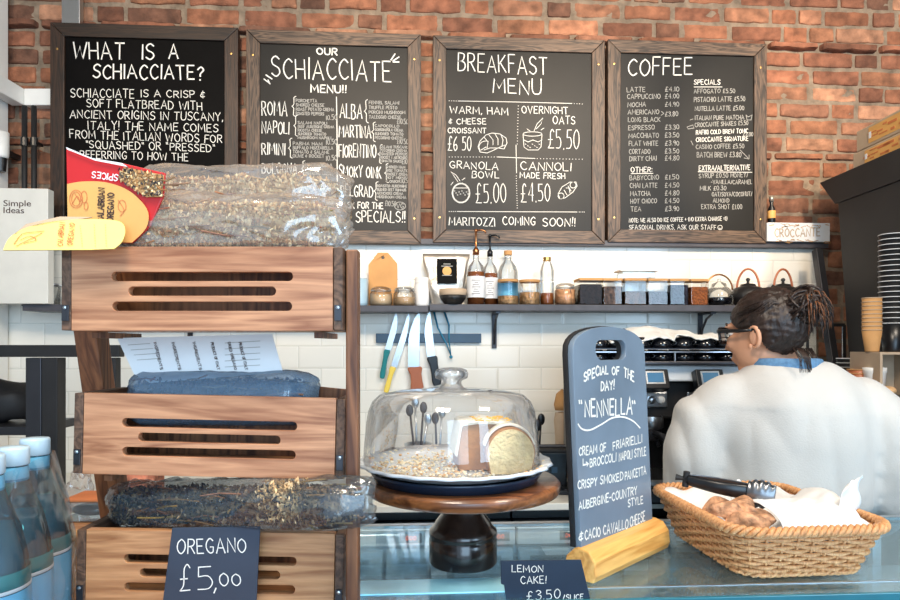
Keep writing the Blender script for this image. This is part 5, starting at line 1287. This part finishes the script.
wr('ingredients', [('CREAM OF', 579,456,606,451,8), ('FRIARIELLI', 613,450,642,442,8), ([(583,459),(583,465),(588,464)]), ([(586,462),(588.5,464),(587,466)]), ('BROCCOLI', 590,467,616,461,8), ('NAPOLI STYLE', 619,461,646,455,8),
    ('CRISPY SMOKED', 578,489,623,480,8), ('PANCETTA', 625,480,646,474,8), ('AUBERGINE-COUNTRY', 579,510,637,494,8), ('STYLE', 628,507,643,503,7), ('&', 579,541,583,540,10), ('CACIO CAVALLO', 585,540,628,528,9.5), ('CHEESE', 630,527,645,521,9.5)], .0023)

# ================================================================ WICKER BASKET
bk_ = thing('wicker_basket', 'woven rectangular wicker basket with flared sides in front of the barista', 'basket', C(.553, 1.165, ZG+.0015), -A+math.radians(6))
def ring_pt(s, hw, hd, rc):
    """point and outward normal on a rounded rectangle, s in 0..1"""
    L1, L2, Lc = 2*(hw-rc), 2*(hd-rc), PI/2*rc; T = 2*L1+2*L2+4*Lc; q = (s % 1)*T
    segs = [(L1, 's', (-hw+rc,-hd), (1,0)), (Lc, 'c', (hw-rc,-hd+rc), -PI/2), (L2, 's', (hw,-hd+rc), (0,1)), (Lc, 'c', (hw-rc,hd-rc), 0), (L1, 's', (hw-rc,hd), (-1,0)), (Lc, 'c', (-hw+rc,hd-rc), PI/2), (L2, 's', (-hw,hd-rc), (0,-1)), (Lc, 'c', (-hw+rc,-hd+rc), PI)]
    for L_, k, a, b in segs:
        if q <= L_+1e-9:
            if k == 's': return (a[0]+b[0]*q, a[1]+b[1]*q), (b[1], -b[0])
            an = b+q/rc; return (a[0]+rc*math.cos(an), a[1]+rc*math.sin(an)), (math.cos(an), math.sin(an))
        q -= L_
    return (-hw+rc, -hd), (0, -1)
BH = .082
def dims(t_): return .102+.030*t_, .128+.034*t_, .035+.012*t_
NS = 40
def bpt(s, t_, off=0):
    hw, hd, rc = dims(t_); (x, y), (nx, ny) = ring_pt(s, hw, hd, rc); z = BH*t_
    if t_ > .8: pass
    return Vector((x+nx*off, y+ny*off, z))
m = MB(); rows = 11
for r in range(rows):
    t_ = .06+.84*r/(rows-1); n = NS*5
    m.tube([bpt(i/n, t_, 0.0036*math.cos(PI*NS*i/n+(PI if r % 2 else 0))) for i in range(n)], .0034, 6, closed=True)
m.build('woven_sides', 'wicker', bk_, smooth=True)
m = MB()
for i in range(NS): m.tube([bpt((i)/NS, -.0+.02, 0)+Vector((0,0,.001)), bpt((i)/NS, .5, 0), bpt((i)/NS, .98, 0)], .0026, 6)
m.build('stakes', 'wicker', bk_, smooth=True)
m = MB()
for k in range(3):
    n = 300; m.tube([bpt(i/n, .99, .0055*math.cos(2*PI*34*i/n+k*2*PI/3)+.002)+Vector((0,0,.0055*math.sin(2*PI*34*i/n+k*2*PI/3))) for i in range(n)], .0042, 6, closed=True)
m.build('braided_rim', 'wicker', bk_, smooth=True)
m = MB()
for k in range(2):
    n = 240; m.tube([bpt(i/n, .02, .003*math.cos(2*PI*34*i/n+k*PI)+.001)+Vector((0,0,.0035+.003*math.sin(2*PI*34*i/n+k*PI))) for i in range(n)], .0030, 6, closed=True)
m.build('base_rim', 'wicker', bk_, smooth=True)
B('basket_floor', 'wicker', bk_, (0,0,.006), (.19,.24,.006), bevel=.002)
BM = Matrix.LocRotScale(bk_.location, bk_.rotation_euler, None)
# paper lining
def pinb(x, y, z): return BM @ Vector((x, y, z))
def sheet(name, label, fn, nu, nv, mat='paper', th=.0008, grp=None):
    m = MB().grid(fn, nu, nv); o = m.build(name, mat, None, smooth=True, solid=th, loc=bk_.location, rot=bk_.rotation_euler)
    return tag(o, label, 'paper', grp)
def liner(u, v):
    x = -.118+.236*u; y = -.150+.30*v; e = max(abs(u-.5), abs(v-.5))*2
    z = .018+.062*max(0, e-.45)**1.5/.4+.010*noise.noise(Vector((u*7, v*7, 2)))
    x *= .86+.14*min(1, (z/.08)); y *= .86+.14*min(1, z/.08)
    return (x, y, max(z, .014))
sheet('paper_liner', 'crumpled white paper lining the wicker basket', liner, 40, 40)
def fold(u, v):                                      # long folded sheet lying across the right half
    x = -.036+.150*u; y = -.140+.16*v+.02*u
    z = .078+.022*math.sin(PI*v)+.03*max(0, u-.75)*3*(v)+.006*noise.noise(Vector((u*6, v*6, 8)))
    if v < .12: z -= (.12-v)*.15
    return (x, y, z)
sheet('napkin_sheet', 'flat white paper sheet laid over the right side of the basket', fold, 36, 30)
def flare(u, v):                                     # corner standing up at the right rear
    k = 1-.45*v; x = .104+.066*(u-.5)*k+.028*v; y = -.085+.016*u+.006*math.sin(u*7); z = .082+.066*v*(1-.35*abs(u-.7))+.004*noise.noise(Vector((u*9, v*9, 3)))
    return (x+.006*math.sin(v*6), y, z)
sheet('paper_corner', 'pointed white paper corner standing up at the right of the basket', flare, 20, 20)
def flare2(u, v):
    x = -.012+.05*u; y = .07+.02*v; z = .075+.035*v*(1-abs(u-.5))+.005*noise.noise(Vector((u*9,v*9,13))); return (x, y, z)
sheet('tissue_corner', 'small crumpled paper tip behind the tongs', flare2, 14, 12)
for i, (x_, y_, z_, w_, d_, h_, rz, lab) in enumerate(((-.088,-.060,.074,.06,.085,.042,.3,'brown pastry nearest the special sign in the basket'), (-.058,-.045,.080,.055,.08,.036,-.4,'cut pastry with pale filling at the centre of the basket pile'), (-.078,-.100,.072,.062,.05,.036,.1,'brown pastry at the front left corner of the basket'), (-.080,.0,.072,.08,.06,.036,.9,'pastry at the back of the pile under the tongs'), (-.050,-.098,.080,.05,.05,.03,.8,'small pastry end touching the white sheet'))):
    m = bunf(w_, d_, h_, 60+i*3, NZ=.42); o = m.build('pastry', attr_mat('pastry_%d' % i, .75, .5, 45, .8, 80) if False else 'bread', None, smooth=True, sub=1)
    o.location = pinb(x_, y_, z_-.012); o.rotation_euler = (rnd.uniform(-.2,.2), rnd.uniform(-.3,.3), rz); tag(o, lab, 'pastry')
# tongs
t = thing('serving_tongs', 'dark metal serving tongs lying on the pastries in the basket', 'tongs', P(686, 479, 1.20), 0)
tv = P(775, 497, 1.13)-t.location; L_ = tv.length; t.rotation_euler = tv.to_track_quat('X', 'Z').to_euler()
for s in (-1, 1):
    def armf(u, v):
        x = L_*(.0+.72*u); w_ = .009+.004*u; a = (v-.5)*2; c_ = .002+.014*math.sin(PI*min(1,u*.9))*1.0
        return (x, s*(c_+.004*(1-a*a)), a*w_)
    MB().grid(armf, 20, 7).build('arm', 'black' if s < 0 else 'tongsteel', t, smooth=True, solid=.0016)
    def headf(u, v):
        x = L_*(.70+.30*u); a = (v-.5)*2; w_ = .011+.012*math.sin(PI*(.15+.7*u)); sc = .0018*math.cos(u*26)*abs(a)
        return (x, s*(.004+.010*(1-a*a)*math.sin(PI*(.25+.6*u))+.002), a*w_+sc)
    MB().grid(headf, 28, 12).build('scalloped_head', 'tongsteel', t, smooth=True, solid=.0014)
MB().lathe([(0,-.014),(.006,-.014),(.006,.014),(0,.014)], 14).tube([(-.018,0,0),(-.008,0,0),(.004,0,0)], [.006,.004,.004], 8).build('pivot', 'blackmat', t)

# ================================================================ PRICE CARDS
def flat(name, t, poly, off, mat, thick=.0012, f=None, bevel=0, parent=None):
    """flat outline given where it is seen, laid on the front plane of t"""
    f = f or planemap(t, off); me = plate([f(*q) for q in poly], [], thick)
    return link(name, me, mat, parent or t, loc=(0, -off+thick/2, 0), bevel=bevel)
def rotl(strokes, cx, cy, deg):
    a = math.radians(deg); c_, s_ = math.cos(a), math.sin(a)
    return [[(cx+(x-cx)*c_-(y-cy)*s_, cy+(x-cx)*s_+(y-cy)*c_) for x, y in st] for st in strokes]
def vtext(txt, cx, cy, ln, h, deg): return rotl(letters(txt, cx-ln/2, cy+h/2, cx+ln/2, cy+h/2, h), cx, cy, deg)
def scrawl(name, t, strokes, off, w, mat):
    f = planemap(t, off); m = MB(); ribbons(m, strokes, f, w); m.v = [(x, y-off+.0005, z) for x, y, z in m.v]; return m.build(name, mat, t)
t = thing('price_card', 'dark price card lettered OREGANO £5,00 on the front of the bottom crate', 'price card', P(210, 606, .748), -A)
flat('card', t, [(172,528),(260,526.5),(256,606),(162,606)], 0, 'navycard', .003, bevel=.0006)
scrawl('lettering', t, letters('OREGANO', 177, 554, 246, 552, 14)+letters('£', 180, 592, 190, 591, 25)+letters('5', 198, 590, 213, 589, 23)+[[(216,588),(214,593)]]+letters('00', 220, 586, 241, 585, 12), .0007, .0013, 'chalk')
t = thing('price_card', 'dark price card lettered LEMON CAKE £3.50 at the front edge of the glass', 'price card', P(545, 602, .950), -A); t.location.z = ZG+.0005
flat('card', t, [(500.5,561),(581,560),(591,601),(506,601),(504,585),(501,584)], 0, 'navy', .003, bevel=.0006)
scrawl('lettering', t, letters('LEMON', 512, 572, 543, 572, 6.5)+letters('CAKE!', 521, 584, 546, 583, 7)+letters('£3.50', 527, 600, 560, 598.5, 9)+letters('/SLICE', 563, 600, 583, 599, 5), .0007, .0011, 'chalk')

# ================================================================ CRATE RACK
rk = thing('display_rack', 'slanting wooden rack holding the three slotted crates', 'rack', C(-.304, .86, 1.13+.0005), -A)
def slant(x, w, name='upright'):
    m = MB(); z1, y1 = .497, -.025; z0_, y0_ = 0, .098
    for (z, y) in ((z0_, y0_), (z1, y1)): pass
    v = []
    for (z, y) in ((z0_, y0_), (z1, y1)):
        for sx, sy in ((-1,-1),(1,-1),(1,1),(-1,1)): v.append((x+sx*w/2, y+sy*.016, z))
    m.add(v, [(3,2,1,0),(4,5,6,7),(0,1,5,4),(1,2,6,5),(2,3,7,6),(3,0,4,7)]); return m.build(name, 'acacia_v', rk, bevel=.002)
slant(-.172, .030); B('upright', 'acacia_v', rk, (.304-.1125, -.105, .24), (.0140, .022, .478), bevel=.002)
B('foot_bar', 'acacia_v', rk, (.0, .075, .010), (.32, .02, .020))
crates = [(.730, 1.5160, .105, 0, 'top slotted wooden crate holding the two big bags of dried oregano'), (.757, 1.3465, .112, math.radians(1.3), 'middle slotted wooden crate with the sheet-labelled bag in it'), (.768, 1.1850, .128, math.radians(1.0), 'bottom slotted wooden crate carrying the OREGANO price card')]
def crate(D, z0, dep, roll, label, i):
    w = .3165; h = .0945
    t = thing('wooden_crate', label, 'crate', C(-.2785-.003*i, D, z0), -A, 'slotted wooden crates on the rack', rot=(0, -roll*-1, -A))
    hw = w/2-.0115; hl = []
    for zf, l in ((.061,.102),(.0445,.083),(.0275,.101)): hl.append(rrect(-l, zf-.0052, l, zf+.0052, .0050, 6))
    fm = 'acacia' if i < 2 else 'acacia_pale'
    link('front_panel', plate([(-hw,0),(hw,0),(hw,h),(-hw,h)], hl, .011), fm, t, loc=(0,.0055,0), bevel=.0012)
    for s in (-1, 1):
        B('side_panel', 'endgrain', t, (s*(w/2-.0055), dep/2, h/2), (.0105, dep, h-.001), bevel=.001)
        hg = B('hinge', 'dsteel', t, (s*(w/2-.0055), -.0012, .020), (.008,.002,.018), bevel=.0004)
        MB().lathe([(0,.0016),(.002,.001),(.0022,0)], 8, (s*(w/2-.0055), -.0022, .026), rot=(PI/2,0,0)).build('hinge_screw', 'steel', hg)
    link('back_panel', plate([(-hw,0),(hw,0),(hw,h+.003),(hw*.55,h+.008),(-hw*.5,h+.010),(-hw,h+.002)], [], .009), 'acacia_v', t, loc=(0,dep-.005,0), bevel=.001)
    B('crate_floor', 'acacia_pale', t, (0, dep/2+.001, .004), (w-.023, dep-.022, .008), bevel=.0005)
    return t
for i, (D, z0, dep, roll, lab) in enumerate(crates):
    crate(D, z0, dep, roll, lab, i)
    zz = z0-(1.1305); yb = .098-.2475*zz
    B('cross_rail', 'acacia_v', rk, (.01, yb-.006, zz+.045), (.326, .012, .018))
    for s in (-1, 1): B('support_arm', 'acacia_v', rk, (s*.13+.02, (D-.86+.03+yb)/2, zz-.0045-.003*(i > 0)), (.010, yb-(D-.86+.03), .007), bevel=.0005)

# ---- bags of herbs
HB = [(212,170,118),(230,198,148),(184,138,92),(242,218,172),(152,110,72),(216,184,134),(190,150,104)]
HD = [(70,62,60),(98,88,78),(48,42,44),(124,106,86),(60,58,66)]
def herbs(n, fn, pal, seed, smin=.0014, smax=.0032, twigs=30, bounds=None):
    rnd = random.Random(seed); m = MB()
    pl = [lin(c)[:3] for c in pal]
    for i in range(n):
        p = fn(rnd); s = rnd.uniform(smin, smax); c_ = rnd.choice(pl); k = rnd.uniform(.6, 1.35); c_ = tuple(x*k for x in c_)
        R = Euler((rnd.random()*6, rnd.random()*6, rnd.random()*6)).to_matrix()
        e = rnd.uniform(.35, .9)
        v = [R @ Vector(q)*s+p for q in ((1.5,0,0),(-1.3,0,.2),(0,e,0),(0,-e,.1),(0,.1,e),(.1,0,-e))]
        m.add(v, [(0,2,4),(2,1,4),(1,3,4),(3,0,4),(2,0,5),(1,2,5),(3,1,5),(0,3,5)], col=c_)
    for i in range(twigs):
        p = fn(rnd); q = p+Vector((rnd.uniform(-.06,.06), rnd.uniform(-.006,.006), rnd.uniform(-.006,.006)))
        if bounds: q.x = max(bounds[0], min(bounds[1], q.x))
        m.tube([p, p.lerp(q,.5)+Vector((0,0,rnd.uniform(-.003,.003))), q], .0010, 4, col=tuple(x*rnd.uniform(.8,1.3) for x in lin((150,110,74))[:3]))
    return m
def herb_bag(label, px0, px1, pyc, D, ry, rz, pal, film, n, seed, base=None, wr=.005, tilt=0, D1=None):
    a = P(px0, pyc, D); b = P(px1, pyc, D1 or D); L_ = (b-a).length; tilt = -math.asin((b.z-a.z)/L_) if D1 else 0; yaw = math.atan2(b.y-a.y, b.x-a.x)
    t = thing('herb_bag', label, 'herb bag', a, 0, None, rot=(0, tilt, yaw))
    sq = lambda c, e=.8: math.copysign(abs(c)**e, c)
    def sec(v):
        k = min(1, (v/.10)**.6 if v < .10 else 1)*min(1, ((1-v)/.12)**.5 if v > .88 else 1)
        return max(k, .06)
    def bag(u, v):
        an = 2*PI*u; k = sec(v); c_, s_ = math.cos(an), math.sin(an)
        flare = 1 if .06 < v < .93 else 1.05
        x = L_*v; y = sq(c_)*ry*k; z = sq(s_)*rz*(.55+.45*k)*flare
        w = wr*(1.2*noise.noise(Vector((x*16, c_*1.5+seed, s_*1.8)))+1.3*abs(noise.noise(Vector((x*34+c_*3, s_*4+seed, c_*3)))) )
        z += w*(1 if s_ > -.5 else .1); y += w*.6*(1 if s_ > -.5 else .1)
        return (x+w*.8, y, z)
    MB().grid(bag, 72, 90, closeu=True).build('bag_film', film, t, smooth=True)
    def inside(r):
        while True:
            v = r.uniform(.05, .95); an = r.uniform(0, 6.283); q = (.55+.45*r.random()**.5); k = sec(v)*.86*q
            lump = 1+.14*noise.noise(Vector((v*9, math.cos(an), math.sin(an)+seed)))
            return Vector((L_*v, sq(math.cos(an))*ry*k*lump, sq(math.sin(an))*rz*k*lump*.93-rz*.03))
    o = herbs(n, inside, pal, seed, bounds=(L_*.05, L_*.95), twigs=90).build('dried_herb', 'herb', t); o['kind'] = 'stuff'
    mb = MB(); mb.grid(lambda u, v: (L_*(.06+.88*v), math.cos(2*PI*u)*ry*.62*sec(.06+.88*v), math.sin(2*PI*u)*rz*.66*sec(.06+.88*v)-rz*.02), 24, 20, closeu=True)
    mb.c = [lin((random.choice(pal)))[:3] for _ in mb.v]
    o = mb.build('packed_stems', 'herb', t, smooth=True); return t
rear = herb_bag('big clear bag of dried oregano standing at the back of the top crate', 128, 350, 208, .808, .021, .052, HB, 'film', 5200, 3)
front = herb_bag('clear bag of dried oregano lying in front, low on the top crate rim', 118, 346, 226, .765, .021, .036, HB, 'film', 4600, 8)
mid = herb_bag('bluish bag of dried herbs lying in the middle crate under its white sheet label', 128, 318, 398, .815, .038, .034, HD, 'film_blue_sheen', 1500, 14, wr=.003)
low = herb_bag('dark bluish bag of dried herb sticking out over the bottom crate to the right', 108, 374, 504, .840, .032, .0280, HD+[(150,126,96)], 'film_blue', 3800, 21, D1=.715)
# pale tuft at the right end of the low bag
rt_ = low
m = herbs(1100, lambda r: Vector((.276+max(-.03,min(.02,r.gauss(0,.014))), r.gauss(0,.008)-.012, .006+max(-.02,min(.022,r.gauss(0,.011))))), [(214,178,132),(196,158,112),(228,196,150)], 77, twigs=10)
o = m.build('pale_herb', 'herb', low); o['kind'] = 'stuff'
# red and yellow header label of the rear bag
lb = thing('spice_label', 'red and yellow folded label pack of oregano standing at the left of the bags', 'label pack', P(110, 246, .742), -A)
flat('backing', lb, [(66,147),(92,158),(122,163),(165,173),(163,196),(150,226),(132,243),(68,243),(67,200)], 0, 'red', .004, bevel=.0008)
flat('white_edge', lb, [(66,147),(92,158),(122,163),(128,167),(95,160.5),(67,149.5)], .0028, 'paper', .0006)
arc = [(67,184)]+crom([(67,184),(82,181.5),(104,182),(124,188),(138,198),(148,212),(146,228),(132,242.5)], 4)+[(68,242.5)]
flat('yellow_panel', lb, arc, .0029, 'orange', .0006)
win = [(124,167),(164,175),(162,197),(146,197),(130,186),(118,178)]
flat('window', lb, win, .0029, 'kraft', .0006)
f = planemap(lb, .0035); 
def inwin(r):
    while True:
        x = r.uniform(119,163); y = r.uniform(168,196)
        if y > 167+(x-124)*.2 and y < 178+(x-118)*.8: u_, v_ = f(x, y); return Vector((u_, -.0045, v_))
o = herbs(260, inwin, HB+HD, 9, .001, .0024, 6).build('window_herbs', 'herb', lb); o['kind'] = 'stuff'
scrawl('lettering', lb, rotl(letters('SPICES', 92, 179, 118, 179, 6), 105, 176, 186), .0035, .0012, 'paper')
scrawl('product_name', lb, vtext('CALABRIAN', 101, 205, 34, 6, -88)+vtext('OREGANO', 110.5, 207, 28, 6, -88), .0035, .0014, 'ink')
scrawl('stamp', lb, [circ(76,199,6.5,9,20), circ(76,199,4.5,7,18), circ(84,197,3,6,14), crom([(72,204),(77,196),(80,202),(75,194)],4), circ(86,206,2,4,10), crom([(118,200),(124,210),(120,216)],4), circ(122,206,4,6,12)], .0035, .0009, 'inkred')
# yellow tongue label in front
yl = thing('paper_label', 'yellow rounded paper label hanging out over the left rim of the top crate', 'label', P(64, 250, .706), -A, rot=(-.6, 0, -A))
tong = crom([(3,250),(10,237),(28,227),(55,221),(90,219),(118,221),(125,229),(122,241),(114,248.5)], 4)
flat('label_sheet', yl, tong+[(90,249.5)], 0, 'yellow', .0012)
flat('kraft_edge', yl, [(12,236),(26,224),(60,216.5),(92,217),(60,221.5),(28,227.5)], .0, 'taupe', .0012)
scrawl('product_name', yl, vtext('CALABRIAN', 61, 234, 23, 5, -84)+vtext('OREGANO', 71, 234, 22, 5, -84)+[crom([(14,244),(22,234),(34,232),(44,231)],3), crom([(16,246),(28,240),(42,233)],3), crom([(20,240),(30,236),(36,240),(24,243)],3)]+dots(80,226,82,246,8)+dots(94,225,95,246,8)+dots(105,225,106,246,8), .0013, .0010, 'inkred')
# white sheet label of the middle bag
ws = thing('label_sheet', 'white printed sheet lying askew on the bag in the middle crate', 'label', P(205, 379, .800), -A, rot=(-.25, 0, -A))
flat('sheet', ws, [(117,338),(272,334),(283,372),(150,383),(134,374)], 0, 'paper', .0012)
st = []; rnd = random.Random(2)
for x in (158, 176, 197, 215, 232, 243):
    st += rotl(letters(rnd.choice(['INGREDIENTS', 'DRIED OREGANO', 'PRODUCT OF ITALY', 'BEST BEFORE', 'KEEP DRY']), x-14, 357, x+14, 357, 2.6), x, 356, 76)
scrawl('print', ws, st+rotl(letters('OREGANO', 182, 345, 212, 345, 4.5), 222, 352, 76)[:12], .0013, .0007, 'ink')
scrawl('faint_print', ws, [[(128+3*i, 345+5*i), (150+3*i, 343.5+5*i)] for i in range(4)]+[[(225, 343+6*i), (260, 341+6*i)] for i in range(5)], .0013, .0008, 'chalk_dim')

# ================================================================ WATER BOTTLES
def water_bottle(px, D, label, text=None):
    c_ = P(px, 500, D); c_.z = ZG+.0005
    t = thing('water_bottle', label, 'bottle', c_, -A, 'blue-green water bottles in shrink wrap'); s = 1
    prof = [(0,.002),(.030,.002),(.036,.008),(.036,.135),(.0345,.160),(.028,.190),(.0185,.215),(.0135,.232),(.0135,.252)]
    MB().lathe(prof, 40).build('glass_body', 'bottleglass', t, smooth=True)
    MB().lathe([(0,.005),(.033,.010),(.0335,.135),(.030,.163),(.0215,.195),(0,.196)], 32).build('water', M['water'], t, smooth=True)
    MB().lathe([(.0150,.2425),(.0155,.2435),(.0155,.259),(.0145,.2615),(0,.262)], 32).build('cap', 'capblue', t, smooth=True, angle=30)
    MB().lathe([(.0141,.226),(.0145,.227),(.0145,.240),(.0141,.241)], 32).build('cap_ring', 'lblue', t, smooth=True)
    MB().lathe([(.0366,.045),(.0369,.046),(.0369,.128),(.0366,.129)], 40).build('front_label', 'lblue', t, smooth=True)
    MB().lathe([(.0368,.130),(.0372,.1305),(.0372,.133),(.0368,.1335)], 40).build('white_band', 'paper', t, smooth=True)
    MB().lathe([(.0366,.134),(.0369,.1345),(.0367,.148),(.0362,.149)], 40).build('teal_band', 'teal', t, smooth=True)
    if text:
        m = MB(); tmp = MB(); ribbons(tmp, letters(text, 0, 0, 1, 0, .4), lambda x, y: (x*.046-.016, -y*.024+.112), .0014)
        m.add([((.0373)*math.sin(x/.0373), -(.0373)*math.cos(x/.0373), z) for x, y, z in tmp.v], tmp.f); m.build('lettering', 'ink', t)
        m = MB()
        for k in range(5): 
            a = -.8+.35*k; m.add([(.0373*math.sin(a+q), -.0373*math.cos(a+q), z) for q, z in ((0,.052),(.05,.052),(.05,.078),(0,.078))], [(0,1,2,3)])
        m.build('label_stripes', 'paper', t)
    return t
wm, nt_, b_ = newmat('still_water'); b_.inputs['Base Color'].default_value = (.01,.16,.22,1); b_.inputs['Roughness'].default_value = .05; M['water'] = wm
water_bottle(35, .755, 'blue-green water bottle nearest the crates', 'EGRI')
water_bottle(13, .690, 'middle blue-green water bottle of the wrapped pack', 'ECRI')
water_bottle(-13, .640, 'blue-green water bottle cut off by the left edge', 'ECRI')
m = MB()
pc = [C((35-450)/650*.755, .755, 0), C((-13-450)/650*.64, .64, 0)]
mc = (pc[0]+pc[1])/2; ax = (pc[0]-pc[1]); hl_ = ax.length/2+.0; an0 = math.atan2(ax.y, ax.x)
sw = thing('shrink_wrap', 'clear shrink wrap stretched round the pack of water bottles', 'shrink wrap', (mc.x, mc.y, ZG+.0005), an0)
def wrapf(u, v):
    a = 2*PI*u; r = .041-.022*max(0,(v-.55)/.45)**1.3; c_, s_ = math.cos(a), math.sin(a)
    x = c_*r+math.copysign(hl_, c_)*min(1, abs(c_)*3.0); y = s_*r
    w = .0035*noise.noise(Vector((x*28, y*28, v*7)))+.004*abs(noise.noise(Vector((x*50, y*50, v*4))))*(v > .3)
    return (x+w*c_, y+w*s_, .006+.238*v)
m.grid(wrapf, 110, 50, closeu=True).build('wrap_film', 'film_blue', sw, smooth=True)
t = thing('paper_bag', 'crumpled kraft paper bag between the bottles and the bottom crate', 'paper bag', C((64-450)/650*.98, .98, ZG+.0005), -A)
m = MB(); m.grid(lambda u, v: (.022*math.copysign(abs(math.cos(2*PI*u))**.6, math.cos(2*PI*u))*(1+.2*noise.noise(Vector((u*6,v*5,1)))), .02*math.copysign(abs(math.sin(2*PI*u))**.6, math.sin(2*PI*u)), .085*v), 30, 12, closeu=True)
m.build('bag_body', 'kraft', t, smooth=True, solid=.0006)
